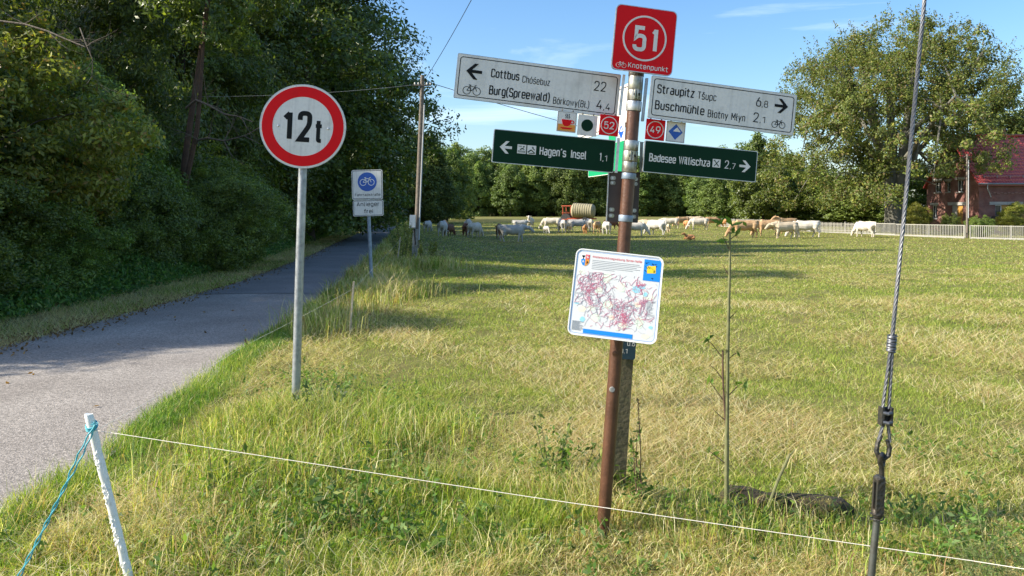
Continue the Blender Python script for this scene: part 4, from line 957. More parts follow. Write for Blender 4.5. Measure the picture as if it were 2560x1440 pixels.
# Straupitz / Buschmühle
w, h = .699, .186; X, Z = uv(w, h)
s2 = dsign(1809.3, 264.8, w, h, 6.0, M['white_face'], lab='large white arrow sign pointing right to Straupitz and Buschmühle')
border(s2, w, h, .009, .0035, .013, M['black'])
arrow(X(.900), Z(.315), .066, .013, False, M['black'], s2)
bicycle(MB(), X(.892), Z(.77), .068, .0024).build('bicycle_symbol', M['black'], s2)
lettering([('Straupitz', X(.038), X(.292), Z(.405), .225 * h, 1), ('Buschmühle', X(.034), X(.372), Z(.80), .225 * h, 1)], -.0008, M['black'], s2)
lettering([('Tšupc', X(.315), X(.444), Z(.415), .19 * h, 0), ('Błotny Młyn', X(.396), X(.656), Z(.825), .19 * h, 0), ('6', X(.722), X(.757), Z(.405), .245 * h, 0), (',8', X(.762), X(.806), Z(.405), .17 * h, 0),
           ('2', X(.712), X(.750), Z(.80), .245 * h, 0), (',1', X(.758), X(.795), Z(.80), .17 * h, 0)], -.0008, M['black'], s2)
# green leisure signs
w, h = .564, .146; X, Z = uv(w, h)
s3 = dsign(1386.2, 377.8, w, h, 4.5, M['green_face'], lab='dark green arrow sign pointing left to Hagen´s Insel')
arrow(X(.100), Z(.52), .056, .012, True, M['white_face'], s3)
def picto(o, x, z, s_, kind):
    a = MB(); a.plate(rrect(s_, s_, .001, 1, x, z), -.0008, -.0001); pn = a.build('pictogram', M['white_face'], o); b = MB(); y0 = -.0014; m_ = M['green_face']
    q = lambda u, v: (x + u * s_, z + v * s_)
    if kind == 'swim':
        for v in (-.22, -.34): 
            pts = [q(-.42 + .12 * i, v + (.03 if i % 2 else -.03)) for i in range(8)]
            for c_, d_ in zip(pts, pts[1:]): b.stroke(c_, d_, .05 * s_, y0, -.0007)
        b.stroke(q(-.2, -.08), q(.2, .12), .10 * s_, y0, -.0007); b.stroke(q(-.05, .1), q(.3, -.05), .07 * s_, y0, -.0007); b.plate([*circ(*q(.22, .27), .09 * s_, 10)], y0 - .0002, -.0007); b.stroke(q(-.38, .3), q(.0, .3), .06 * s_, y0, -.0007)
    elif kind == 'boat':
        b.stroke(q(-.42, -.3), q(-.05, .0), .12 * s_, y0, -.0007); b.stroke(q(-.05, .0), q(.4, -.36), .10 * s_, y0 - .0001, -.0007); b.plate([*circ(*q(.12, .25), .09 * s_, 10)], y0 - .0002, -.0007); b.stroke(q(.1, .2), q(.35, .0), .08 * s_, y0 - .0003, -.0007); b.stroke(q(-.3, -.38), q(.3, -.38), .08 * s_, y0 - .0004, -.0007)
    elif kind == 'food':
        b.stroke(q(-.3, -.36), q(.3, .34), .09 * s_, y0, -.0007); b.stroke(q(.3, -.36), q(-.3, .34), .09 * s_, y0 - .0003, -.0007)
        b.stroke(q(-.36, .28), q(-.2, .40), .06 * s_, y0 - .0005, -.0007)
    b.build('pictogram', m_, o)
picto(s3, X(.230), Z(.53), .041, 'swim'); picto(s3, X(.311), Z(.53), .041, 'boat')
lettering([('Hagen´s', X(.377), X(.598), Z(.665), .275 * h, 1), ('Insel', X(.638), X(.770), Z(.675), .275 * h, 1), ('1', X(.878), X(.893), Z(.68), .275 * h, 0), (',1', X(.905), X(.942), Z(.68), .20 * h, 0)], -.0008, M['white_face'], s3)
w, h = .539, .138; X, Z = uv(w, h)
s4 = dsign(1752.3, 403.7, w, h, 4.7, M['green_face'], lab='dark green arrow sign pointing right to Badesee Willischza')
arrow(X(.898), Z(.52), .054, .011, False, M['white_face'], s4)
picto(s4, X(.640), Z(.51), .038, 'food')
lettering([('Badesee', X(.042), X(.278), Z(.655), .27 * h, 1), ('Willischza', X(.302), X(.582), Z(.655), .27 * h, 1), ('2', X(.715), X(.752), Z(.655), .275 * h, 0), (',7', X(.762), X(.812), Z(.655), .20 * h, 0)], -.0008, M['white_face'], s4)
# red node number sign
w, h = .281, .291
s5 = dsign(1611.4, 100.3, w, h, 5.4, M['red_face'], name='node_sign', lab='square red sign with a white ringed 51', rad=.022, fwd=.056); X, Z = uv(w, h)
mb = MB(); mb.band(circ(X(.5), Z(.475), .1035, 56), circ(X(.5), Z(.475), .0955, 56), -.0012, -.0001).build('ring', M['white_face'], s5)
lettering([('5', X(.305), X(.53), Z(.685), .40 * h, 2), ('1', X(.615), X(.715), Z(.685), .40 * h, 2)], -.0010, M['white_face'], s5)
lettering([('Knotenpunkt', X(.265), X(.935), Z(.955), .085 * h, 1)], -.0010, M['white_face'], s5)
bicycle(MB(), X(.150), Z(.925), .048, .0016).build('bicycle_symbol', M['white_face'], s5)
# square route tiles hanging under the arrow signs
def tile(cx, cy, m, lab, s=.0915, frame=True):
    o = panel('route_tile', sp, at(cx, cy, D - .016), s, s * 1.04, m, .002, 5.2, 8.5, t=.002, origin=PB); o['label'] = lab
    if frame: border(o, s, s * 1.04, .0035, .0009, .001, M['black'])
    for k in (-.28, .28): MB().tube([(s * k, .001, s * .52), (s * k, .001, s * .60)], .0032, 6).build('hanger', M['iron'], o)
    return o
t1 = tile(1417, 304.5, M['white_face'], 'small tile with a red coffee cup')
mb = MB(); mb.plate([(-.040, -.042), (.040, -.042), (.040, -.012), (-.040, -.012)], -.0006, -.0001).build('orange_field', M['orange'], t1)
mb = MB(); mb.plate([(-.024, .010), (.022, .010), (.018, -.012), (.006, -.020), (-.010, -.020), (-.020, -.010)], -.0014, -.0001)
mb.plate([(-.032, -.026), (.030, -.026), (.018, -.034), (-.018, -.034)], -.0016, -.0001); mb.band(circ(.026, 0, .009, 16), circ(.026, 0, .005, 16), -.0013, -.0001); mb.build('cup_symbol', M['red_face'], t1)
mb = MB()
for k in (-.008, 0, .008):
    for a, b in (((k, .015), (k + .004, .022)), ((k + .004, .022), (k - .001, .029)), ((k - .001, .029), (k + .003, .037))): mb.stroke(a, b, .0026, -.0012, -.0001)
mb.build('steam_symbol', M['black'], t1)
t2 = tile(1468.4, 313.5, M['white_face'], 'small white tile with a dark green disc', frame=False)
MB().plate(circ(-.001, 0, .0275, 36), -.0010, -.0001).build('disc_symbol', M['green_face'], t2)
def numtile(cx, cy, s_, lab):
    t_ = tile(cx, cy, M['red_face'], lab, frame=False); MB().band(circ(0, 0, .040, 40), circ(0, 0, .0362, 40), -.0010, -.0001).build('ring', M['white_face'], t_)
    lettering([(s_, -.025, .024, -.017, .034, 1)], -.0010, M['white_face'], t_)
numtile(1523, 313.5, '52', 'small red tile with the number 52'); numtile(1638.3, 324.5, '49', 'small red tile with the number 49')
def diamond(t_):
    MB().plate([(-.034, 0), (0, .036), (.034, 0), (0, -.036)], -.0008, -.0001).build('diamond_symbol', M['blue_face'], t_)
    MB().plate([(-.012, .002), (.006, .022), (.024, .001)], -.0016, -.0007).build('triangle_symbol', M['white_face'], t_)
diamond(tile(1689, 330, M['white_face'], 'small tile with a blue diamond'))
# arms pointing away behind the post
def back_arm(d0, d1, x0, x1, z0, z1, m, lab, face):
    A = Vector((x0, d0, 0)); B = Vector((x1, d1, 0)); L_ = (B - A).length; c = (A + B) / 2 + Vector((0, 0, (z0 + z1) / 2))
    yaw = math.degrees(math.atan2(A.y - B.y, A.x - B.x)); o = panel('direction_sign', sp, c, L_, z1 - z0, m, .006, 0, yaw, t=.006, origin=PB); o['label'] = lab
    rim = MB(); rim.band(rrect(L_ + .004, z1 - z0 + .004, .006, 5), rrect(L_, z1 - z0, .006, 5), -.0002, .012); rim.build('edge_profile', M['white_clean'], o)
    if face == 'w': border(o, L_, z1 - z0, .010, .004, .014, M['black'])
    return o
back_arm(3.54, 4.28, .546, .372, 1.905, 2.10, M['white_face'], 'white arrow sign pointing away behind the post', 'w')
o = back_arm(3.54, 4.06, .530, .408, 1.688, 1.835, M['green_bright'], 'bright green arrow sign pointing away behind the post', 'g')
for (px_, py_, dd_, mm_) in ((1553, 330, 3.62, 'white_clean'), (1530, 338, 3.75, 'green_bright')):
    o = panel('route_tile', sp, at(px_, py_, dd_), .09, .094, M[mm_], .002, 0, -76.5, t=.002, origin=PB)
    if mm_ == 'white_clean': diamond(o)
# dark plate seen from behind, strapped to the post
o = panel('strapped_plate', sp, at(1558.5, 492, D + .036), .146, .236, M['darkback'], .004, 2.6, 0, t=.003, origin=PB); o['label'] = 'dark brown back of a small plate strapped behind the post'
MB().box((-.074, .0, 0), (.004, .016, .236)).build('edge_profile', M['alu'], o)
for z_ in (.085, .062, -.062, -.090):
    for x_ in (-.052, .050):
        b_ = MB().plate(rrect(.026, .018, .008, 4, x_, z_), -.004, -.0005).build('bracket', M['clamp'], o)
        MB().tube([(x_ - .003, -.008, z_), (x_ - .003, -.003, z_)], .005, 8).build('bolt', M['alu'], b_, True)
# round studs on the post
for y_ in (970, 880):
    c = pol(y_) - PB + Vector((-.010, -.0285, 0)); MB().lathe([(.013, 0), (.012, .003), (.004, .004)], c, 14, Matrix.Rotation(R(90), 3, 'X')).build('stud', M['concrete'] if y_ == 970 else M['rust'], sp, True)
# map board
w, h = .388, .384; X, Z = uv(w, h)
mp_b = panel('map_board', sp, at(1539, 739, D - .085), w, h, M['map_face'], .026, 6.0, -7, -11, t=.004, origin=PB); mp_b['label'] = 'white cycling map board with rounded corners'
MB().band(rrect(w + .008, h + .008, .030, 6), rrect(w - .002, h - .002, .025, 6), -.0025, .020).build('frame', M['white_clean'], mp_b, False)
border(mp_b, w, h, .006, .0012, .022, M['blue_map'])
lettering([('Knotenpunktwegweisung Spree-Neiße', X(.19), X(.76), Z(.085), .026 * h, 1)], -.0010, M['red_print'], mp_b)
mb = MB()
for i in range(6): mb.stroke((X(.19), Z(.115 + .020 * i)), (X(.755 - (.02, .0, .05, .01, .09, .30)[i]), Z(.115 + .020 * i)), .0022, -.0008, -.0001)
for i in range(22): mb.stroke((X(.035), Z(.845 + .005 * i)), (X(.035 + random.uniform(.08, .14)), Z(.845 + .005 * i)), .0007, -.0008, -.0001)
for i in range(20): mb.stroke((X(.86), Z(.53 + .0085 * i)), (X(.86 + random.uniform(.04, .10)), Z(.53 + .0085 * i)), .0008, -.0008, -.0001)
mb.build('text_lines', M['grey_print'], mp_b)
MB().plate([(X(.79), Z(.035)), (X(.965), Z(.035)), (X(.985), Z(.06)), (X(.985), Z(.285)), (X(.79), Z(.285))], -.0010, -.0001).build('blue_panel', M['blue_map'], mp_b)
MB().plate([(X(.825), Z(.12)), (X(.85), Z(.105)), (X(.875), Z(.11)), (X(.925), Z(.10)), (X(.93), Z(.19)), (X(.88), Z(.195)), (X(.83), Z(.20))], -.0016, -.0009).build('district_shape', M['yellow'], mp_b)
mb = MB(); rg = random.Random(9)
for _ in range(9):
    p_ = Vector((X(rg.uniform(.82, .95)), Z(rg.uniform(.07, .26))))
    for _ in range(5):
        q_ = p_ + Vector((rg.uniform(-.008, .008), rg.uniform(-.008, .008))); mb.stroke(p_, q_, .0009, -.0021, -.0015); p_ = q_
mb.build('panel_lines', M['black'], mp_b)
MB().plate([(X(.17), Z(.925)), (X(.735), Z(.925)), (X(.735), Z(.975)), (X(.17), Z(.975))], -.0010, -.0001).build('blue_bar', M['blue_map'], mp_b)
# quartered shield: dark bird, red and white, blue, yellow
cr_ = MB().plate([(X(.06), Z(.055)), (X(.155), Z(.055)), (X(.155), Z(.15)), (X(.13), Z(.185)), (X(.107), Z(.195)), (X(.08), Z(.185)), (X(.06), Z(.15))], -.0008, -.0001).build('coat_of_arms', M['white_clean'], mp_b)
for nm, pts, m_ in (('red_quarter', [(.108, .056), (.154, .056), (.154, .112), (.108, .112)], 'red_print'), ('blue_quarter', [(.061, .113), (.107, .113), (.107, .193), (.08, .184), (.061, .15)], 'blue_map'),
                    ('yellow_quarter', [(.108, .113), (.154, .113), (.154, .15), (.13, .184), (.108, .193)], 'orange')):
    MB().plate([(X(a), Z(b)) for a, b in pts], -.0013, -.0007).build('quarter', M[m_], mp_b)
mb = MB()
for (a, b, c_, d_) in ((.083, .065, .083, .108), (.066, .068, .083, .088), (.100, .068, .083, .088), (.068, .080, .083, .094), (.098, .080, .083, .094), (.076, .108, .09, .108)): mb.stroke((X(a), Z(b)), (X(c_), Z(d_)), .0028, -.0015, -.0007)
for (a, b, c_, d_) in ((.125, .13, .14, .15), (.12, .15, .14, .14), (.125, .165, .14, .15)): mb.stroke((X(a), Z(b)), (X(c_), Z(d_)), .0025, -.0019, -.0012)
mb.build('bird_emblem', M['black'], mp_b)
mb = MB()
for (a, b, c_, d_) in ((.118, .07, .14, .10), (.14, .07, .12, .085), (.12, .10, .145, .085)): mb.stroke((X(a), Z(b)), (X(c_), Z(d_)), .0025, -.0019, -.0012)
for (a, b, c_, d_) in ((.075, .14, .095, .14), (.085, .13, .085, .155)): mb.stroke((X(a), Z(b)), (X(c_), Z(d_)), .0035, -.0019, -.0012)
mb.build('lion_emblem', M['white_clean'], mp_b)
# woods, lakes and the web of routes
rg = random.Random(12)
def blobs(lst, m_, nm, y):
    for u, v, a, b in lst:
        mb = MB(); mb.plate([(X(u + a * cos(t) * rg.uniform(.75, 1.1)), Z(v + b * sin(t) * rg.uniform(.75, 1.1))) for t in [2 * pi * k / 14 for k in range(14)]], y, -.0001)
        mb.build(nm, M[m_], mp_b)
blobs([(.38, .30, .06, .07), (.08, .27, .05, .03), (.30, .46, .05, .04), (.55, .40, .06, .06), (.42, .62, .07, .05), (.80, .78, .05, .07), (.30, .78, .06, .05), (.88, .47, .07, .04), (.62, .83, .06, .04), (.55, .92 - .03, .03, .02), (.93, .88, .04, .05), (.24, .68, .05, .03)], 'pale_green', 'woodland', -.0004)
blobs([(.73, .40, .055, .045), (.79, .37, .04, .02), (.15, .82, .03, .035), (.84, .45, .03, .03), (.93, .82, .025, .02), (.06, .64, .03, .01)], 'cyan_print', 'lake', -.0005)
blobs([(.13, .70, .05, .04), (.76, .58, .04, .03), (.88, .93, .05, .03), (.48, .76, .04, .03)], 'cream_print', 'settlement', -.00055)
def web(cs, n, L_, lw, m_, nm, y):
    mb = MB()
    for _ in range(n):
        cu, cv, sp_ = rg.choice(cs); p_ = [cu + rg.gauss(0, sp_), cv + rg.gauss(0, sp_)]; a = rg.uniform(0, 6.28)
        for _ in range(rg.randint(3, 9)):
            a += rg.gauss(0, .6); q_ = [p_[0] + L_ * cos(a), p_[1] + L_ * sin(a)]
            if not (.03 < q_[0] < .97 and .245 < q_[1] < .905) or not (.03 < p_[0] < .97 and .245 < p_[1] < .905) or (q_[0] > .78 and q_[1] < .3): break
            mb.stroke((X(p_[0]), Z(p_[1])), (X(q_[0]), Z(q_[1])), lw, y, -.0001); p_ = q_
    tag(mb.build(nm, M[m_], mp_b), kind='stuff')
allc = [(.5, .55, .28), (.3, .6, .2), (.7, .7, .2), (.2, .4, .12)]
web(allc, 190, .030, .0006, 'dkline', 'road_lines', -.0007)
web([(.2, .42, .06), (.26, .30, .05), (.15, .5, .05), (.60, .70, .05), (.62, .80, .06), (.55, .64, .10), (.75, .40, .08), (.72, .52, .08), (.35, .62, .12)], 130, .018, .00065, 'pink_print', 'route_lines', -.0010)
web(allc, 70, .028, .0007, 'pink_print', 'route_lines', -.0012)
web([(.60, .70, .025), (.62, .76, .02), (.20, .44, .03), (.76, .37, .02)], 60, .008, .0008, 'pink_print', 'route_lines', -.0013)

# ---- mossy square post with a dark blue distance plate behind the signpost
WB = at(1543, 1262, 3.87)
wp = empty('wooden_post', WB, 'short mossy square post with a dark blue distance plate, just behind the brown signpost', 'post')
a = at(1541, 1275, 3.87) - WB; b = at(1572, 790, 3.87) - WB; v = b - a
MB().box((a + b) / 2, (.064, .064, v.length), v.to_track_quat('Z', 'Y').to_matrix()).build('post', M['old_wood'], wp)
o = panel('distance_plate', wp, at(1563, 834, 3.825), .116, .258, mat('dark_teal_sheet', (.010, .035, .055), .45), .012, 3.6, 0, t=.003, origin=WB); X, Z = uv(.116, .258)
lettering([('I', X(.40), X(.43), Z(.735), .030, 0), ('0.6', X(.62), X(.95), Z(.735), .024, 0), ('0.1', X(.33), X(.64), Z(.885), .024, 0)], -.0010, M['white_face'], o)

# ---- the 12 t weight limit sign
TB = at(738, 1050, 5.5)
tw = empty('weight_limit_sign', TB, 'round red and white 12t weight limit sign on a galvanised pole', 'road sign')
MB().tube([at(737.5, 1062, 5.5) - TB, at(747, 730, 5.5) - TB, at(757, 420, 5.5) - TB, at(760, 330, 5.5) - TB], .0302, 20).build('pole', M['galv'], tw, True)
o = MB().plate(circ(0, 0, .300, 96), 0, .004).build('sign_disc', M['white_face'], tw); o.location = at(757.5, 316, 5.455) - TB; o.rotation_euler = orient(2.6, 8, 0)
MB().band(circ(0, 0, .302, 96), circ(0, 0, .2985, 96), -.0004, .022).build('rim', M['alu'], o)
MB().band(circ(0, 0, .286, 96), circ(0, 0, .212, 96), -.0012, -.0001).build('red_ring', M['red_face'], o)
k = .00114
lettering([('1', -124 * k, -66 * k, -98 * k, 196 * k, 2), ('2', -34 * k, 57 * k, -98 * k, 196 * k, 2), ('t', 74 * k, 124 * k, -98 * k, 155 * k, 2)], -.0012, M['black'], o)
for x_ in (-.171, .178): MB().lathe([(.0085, 0), (.008, .003), (.004, .005)], (x_, 0, -.006), 12, Matrix.Rotation(R(90), 3, 'X')).build('bolt', M['alu'], o, True)
for z_ in (-.11, .11): MB().box((0, .018, z_), (.34, .02, .035)).build('bracket', M['galv'], o)

# ---- cycle street sign
CB = at(930, 730, 15.0)
cs = empty('cycle_street_sign', CB, 'white signs reading Fahrradstraße and Anlieger frei on a blue-grey pole by the road', 'road sign')
MB().tube([at(930.3, 736, 15) - CB, at(922, 545, 15) - CB, at(917, 440, 15) - CB], .036, 14).build('pole', M['galv_blue'], cs, True)
o = panel('sign_plate', cs, at(918, 461.5, 14.95), .605, .585, M['white_face'], .035, -1.3, 0, t=.01, origin=CB); border(o, .605, .585, .014, .009, .028, M['black'])
MB().plate(circ(.0, .055, .186, 48), -.0016, -.0001).build('blue_disc', M['blue_face'], o)
bicycle(MB(), .0, .062, .29, .011, -.0040, -.0015).build('bicycle_symbol', M['white_clean'], o)
lettering([('Fahrradstraße', -.245, .255, -.225, .052, 1)], -.0016, M['black'], o)
o = panel('sign_plate', cs, at(920.5, 520, 14.95), .600, .315, M['white_face'], .035, -1.3, 0, t=.01, origin=CB); border(o, .600, .315, .012, .009, .028, M['black'])
lettering([('Anlieger', -.225, .225, .035, .085, 1), ('frei', -.082, .092, -.105, .085, 1)], -.0016, M['black'], o)

# ---- wooden utility pole by the meadow fence
UB = onground(1038, 654); ud = UB.y
up = empty('utility_pole', UB, 'grey wooden utility pole with a white box, standing where the road meets the meadow', 'pole')
U = lambda x_, y_, dd=0: at(x_, y_, ud + dd) - UB
MB().tube([U(1041, 620), U(1049, 400), U(1056.5, 188)], [.088, .075, .062], 12).build('pole', M['pole_wood'], up, True)
for x_ in (1033, 1040): MB().box((U(x_, 662) + U(x_ + 3, 575)) / 2 + Vector((0, -.10, 0)), (.075, .08, 1.12), Matrix.Rotation(R(2), 3, 'Y')).build('concrete_stub', M['concrete'], up)
MB().tube([U(1047, 600, -.1), U(1055, 400, -.1), U(1061, 262, -.1)], .022, 8).build('conduit', M['conduit'], up, True)
bx = MB().box(U(1031.5, 554, -.18), (.17, .15, .40), Matrix.Rotation(R(2), 3, 'Y')).build('meter_box', M['plastic_white'], up)
MB().box(U(1031.5, 569, -.28), (.172, .06, .008)).build('lid_edge', M['iron'], bx)
MB().tube([U(1036, 571, -.12), U(1037, 590, -.12), U(1039, 612, -.12)], .03, 8).build('cable_duct', M['iron'], up, True)
MB().box(U(1056, 213, -.05), (.52, .05, .035)).build('crossarm', M['pole_wood'], up)
for x_ in (1037, 1046, 1067, 1076): MB().lathe([(.012, 0), (.02, .02), (.024, .05), (.012, .07)], U(x_, 212, -.05), 10).build('insulator', M['plastic_white'], up, True)
MB().tube([U(1060, 195), U(1062.5, 178)], .006, 5).build('antenna_rod', M['iron'], up)
def wire(name, A, B, sag, r_, m, label, n=40, group=None):
    e0 = A.copy(); pts = []
    for i in range(n + 1):
        t = i / n; p_ = A.lerp(B, t); p_.z -= sag * 4 * t * (1 - t); pts.append(p_ - e0)
    me = MB().tube(pts, r_, 5).mesh(name); o = link(name, me, m, None, True); o.location = e0; return tag(o, label, 'wire', group)
GP = Vector(at(2418, 585, 66.0)); GP.z = g(GP.x, GP.y); gd = 66.0
gp = empty('utility_pole', GP, 'grey pole standing at the garden fence in front of the brick house', 'pole')
V_ = lambda x_, y_, dd=0: at(x_, y_, gd + dd) - GP
MB().tube([Vector((0, 0, -.1)), V_(2418, 386)], [.10, .085], 10).build('pole', M['pole_wood'], gp, True)
MB().tube([V_(2421, 545, -.15), V_(2421.5, 400, -.15)], .035, 8).build('conduit', M['conduit'], gp, True)
MB().box(V_(2418, 391), (.5, .07, .05)).build('crossarm', M['pole_wood'], gp)
wire('overhead_wire', at(1072, 206, ud), at(2417, 391, gd), 2.06, .011, M['iron'], 'thin dark overhead wire sagging from the wooden pole to the pole by the house')
wire('overhead_wire', at(1036, 212, ud), at(250, 236, 21), .18, .004, M['conduit'], 'pale overhead wire running left from the wooden pole into the trees')
wire('overhead_wire', at(1062, 200, ud), Vector((2.35, 2.6, 7.4)), .35, .0075, M['iron'], 'dark overhead wire dropping from the top edge of the photo to the wooden pole')
wire('overhead_wire', at(2421, 394, gd), at(2448, 440, 75.6), .1, .012, M['iron'], 'short dark wire from the grey pole to the eaves of the brick house')

# ---- twisted steel guy wire with turnbuckle
DG = 1.8
def Gp(x_, y_, dd=0): return at(x_, y_, DG + dd)
AB = Gp(2165, 1560); AB = Vector((Gp(2128, 2108).x, DG, 0))
gw = empty('guy_wire', AB, 'twisted steel guy wire with loop and turnbuckle at the right of the photo', 'guy wire')
def twisted(mb, A, B, r_, ns, pitch, rs):
    A = Vector(A); B = Vector(B); v = B - A; L_ = v.length; Q = v.to_track_quat('Z', 'Y'); n = max(6, int(L_ / pitch * 9))
    for s_ in range(ns):
        mb.tube([A + Q @ Vector((r_ * cos(2 * pi * (i / n * L_ / pitch + s_ / ns)), r_ * sin(2 * pi * (i / n * L_ / pitch + s_ / ns)), L_ * i / n)) for i in range(n + 1)], rs, 5)
top = Gp(2230, 845) + (Gp(2311, 0, .04) - Gp(2230, 845)) * 6.2
mb = MB(); twisted(mb, Gp(2230, 850) - AB, top - AB, .0028, 5, .075, .0022); mb.build('cable', M['cable'], gw, True)
mb = MB()
for (x0, y0, x1, y1) in ((2226, 872, 2206, 1022), (2231, 872, 2222, 1022), (2209, 1058, 2196, 1100), (2219, 1058, 2225, 1106)): twisted(mb, Gp(x0, y0) - AB, Gp(x1, y1) - AB, .0022, 4, .06, .0020)
mb.build('cable_loop', M['cable'], gw, True)
mb = MB(); A_, B_ = Gp(2231, 838) - AB, Gp(2227, 880) - AB; n = 90
q_ = [A_.lerp(B_, i / n) + Vector((.0095 * cos(i * .72), .0095 * sin(i * .72), .001 * sin(i))) for i in range(n + 1)]
mb.tube(q_, .0021, 5); mb.tube([A_, A_.lerp(B_, .5), B_], [.005, .008, .007], 8); mb.build('wire_serving', M['cable'], gw, True)
c = Gp(2214, 1040) - AB; cl_ = MB()
for sx in (-1, 1): cl_.box(c + Vector((sx * .0105, 0, 0)), (.005, .022, .043), Matrix.Rotation(R(3), 3, 'Y'))
cl_.box(c + Vector((0, .006, 0)), (.021, .006, .040)); clm = cl_.build('cable_clamp', M['iron'], gw)
for z_ in (.010, -.012): MB().tube([c + Vector((-.010, -.008, z_)), c + Vector((0, -.013, z_ - .002)), c + Vector((.010, -.008, z_))], .0045, 8).build('clamp_jaw', M['cable'], clm, True)
mb = MB(); mb.tube([Gp(x_, y_) - AB for x_, y_ in ((2204, 1088), (2194, 1108), (2191, 1128), (2197, 1143), (2210, 1147), (2221, 1138), (2224, 1118), (2217, 1100))], [.004, .0055, .006, .006, .006, .006, .0055, .004], 9)
mb.build('thimble', M['iron'], gw, True)
mb = MB(); mb.tube([Gp(x_, y_, dz) - AB for x_, y_, dz in ((2204, 1192, 0), (2204, 1168, 0), (2200, 1156, -.008), (2201, 1142, -.012), (2206, 1136, 0), (2209, 1142, .012), (2207, 1158, .010), (2205, 1166, 0))], [.0062] * 3 + [.0058] * 5, 9).build('hook', M['iron'], gw, True)
A_, B_ = Gp(2199, 1188) - AB, Gp(2193, 1290) - AB; v = B_ - A_; Q = v.to_track_quat('Z', 'Y').to_matrix(); Lb = v.length
tb = MB().lathe([(.008, 0), (.0125, .004), (.013, .010), (.011, .016)], A_, 14, Q)
for s_ in (-1, 1): tb.box(A_ + Q @ Vector((s_ * .0092, 0, Lb / 2)), (.0075, .018, Lb * .86), Q)
tb.lathe([(.010, Lb - .016), (.013, Lb - .010), (.0135, Lb - .004), (.008, Lb + .006)], A_, 14, Q); tb.build('turnbuckle', M['iron'], gw, True)
MB().tube([Gp(2201, 1215) - AB, Gp(2196, 1280) - AB], .0045, 8).build('threaded_rod', M['cable'], gw, True)
MB().tube([A_ + Q @ Vector((.015 * cos(t), .015 * sin(t), Lb - .008 + .002 * t)) for t in [i * .5 for i in range(20)]], .0016, 5).build('binding_wire', M['iron'], gw, True)
MB().tube([Gp(2193, 1288) - AB, Gp(2178, 1440) - AB, Vector((0, 0, -.05))], [.0078, .0085, .009], 12).build('anchor_rod', mat('anchor_rod_steel', (.13, .14, .13), .45, .6, noise=[(40, (.08, .07, .06), .4, .7)]), gw, True)

# ---- electric fence: white stick, twine, cords and stakes
SB = at(332, 1482, 3.0)
ws = empty('fence_stake', SB, 'thick white painted stake leaning in the grass at the bottom left', 'stake', None)
Sx = lambda t: at(222 + 110 * t, 1037 + 445 * t, 3.0) - SB
mb = MB(); n = 26; rs = random.Random(3)
mb.tube([Sx(-.002)] + [Sx(i / n) + Vector((rs.uniform(-.0015, .0015), 0, 0)) for i in range(n + 1)], [.0145] + [.0158 + rs.uniform(-.001, .0013) for i in range(n + 1)], 16); mb.build('stake', M['plastic_white'], ws, True)
mb = MB()
for i in range(120):
    t = rs.choice((rs.uniform(.2, .3), rs.uniform(.38, .5), rs.uniform(.56, .74), rs.uniform(.8, .95))); a = rs.uniform(-2.9, -.9); c = Sx(t) + Vector((.0152 * cos(a), .0152 * sin(a), 0))
    mb.tube([c, c + Vector((rs.uniform(-.004, .004), -.001, rs.uniform(-.012, .012)))], [rs.uniform(.002, .0062), .0015], 6)
tag(mb.build('peeling_paint', mat('flaking_white_paint', (.84, .83, .80), .5), ws, True), kind='stuff')
tie = at(236, 1062, 2.975)
mb = MB()
for k_, (bx_, by_, ox) in enumerate(((-8, 1540, 0), (-2, 1540, .004))):
    A_ = tie + Vector((ox, 0, 0)); B_ = at(bx_, by_, 2.86); q_ = []
    for i in range(60):
        t = i / 59; q_.append(A_.lerp(B_, t) - tie + Vector((.0028 * sin(t * 70 + k_ * pi) + (.006 if k_ else -.006) * sin(min(1, t * 3.2) * pi), .0028 * cos(t * 70 + k_ * pi), -.012 * sin(pi * t))))
    mb.tube(q_, .0030, 6)
for j in range(3): mb.tube([Sx(.055 + .008 * j) + SB - tie + Vector((.0195 * cos(t), .0195 * sin(t), .012 * sin(t))) for t in [i * .45 for i in range(15)]], .0028, 6)
tu = tag(mb.build('baler_twine', M['twine_blue'], None, True), 'blue-green baler twine tied to the white stake and running down to the ground', 'twine'); tu.location = tie
mb = MB()
for j in range(34):
    a = rs.uniform(0, 6.28); b_ = rs.uniform(-.5, 1); L_ = rs.uniform(.012, .03); mb.tube([Vector((.008, -.01, .008)), Vector((.008 + L_ * cos(a) * .6, -.01 + L_ * sin(a) * .4, .008 + L_ * b_ * .7))], .0008, 4)
mb.build('frayed_end', M['twine_blue'], tu)
def cord(label, pts, r_, m=None, sag=0.0):
    o0 = pts[0]; q_ = []
    for A_, B_ in zip(pts, pts[1:]):
        for i in range(24):
            t = i / 24; p_ = A_.lerp(B_, t); p_.z -= sag * 4 * t * (1 - t); q_.append(p_ - o0)
    q_.append(pts[-1] - o0); mb = MB(); mb.tube(q_, r_, 5); o = tag(mb.build('cord', m or M['twine_white'], None, True), label, 'cord'); o.location = o0
c0 = at(240, 1076, 2.99)
cord('thin white fence cord stretched across the foreground from the white stake past the signpost', [c0, at(2205, 1378, 2.1) if False else at(1330, 1243, 2.45), at(2430, 1402, 2.0), at(2620, 1432, 1.9)], .0012)
st1 = onground(874, 832)
s_e = empty('fence_stake', st1, 'pale flat wooden stake holding the cord between the two road signs', 'stake', None)
a, b = Vector((0, 0, -.05)), at(884.5, 704, st1.y) - st1; v = b - a
MB().box((a + b) / 2, (.032, .022, v.length), v.to_track_quat('Z', 'Y').to_matrix()).build('stake', M['pale_wood'], s_e)
st2 = onground(991, 668)
s_f = empty('fence_stake', st2, 'thin pale stake leaning beside the utility pole', 'stake', None)
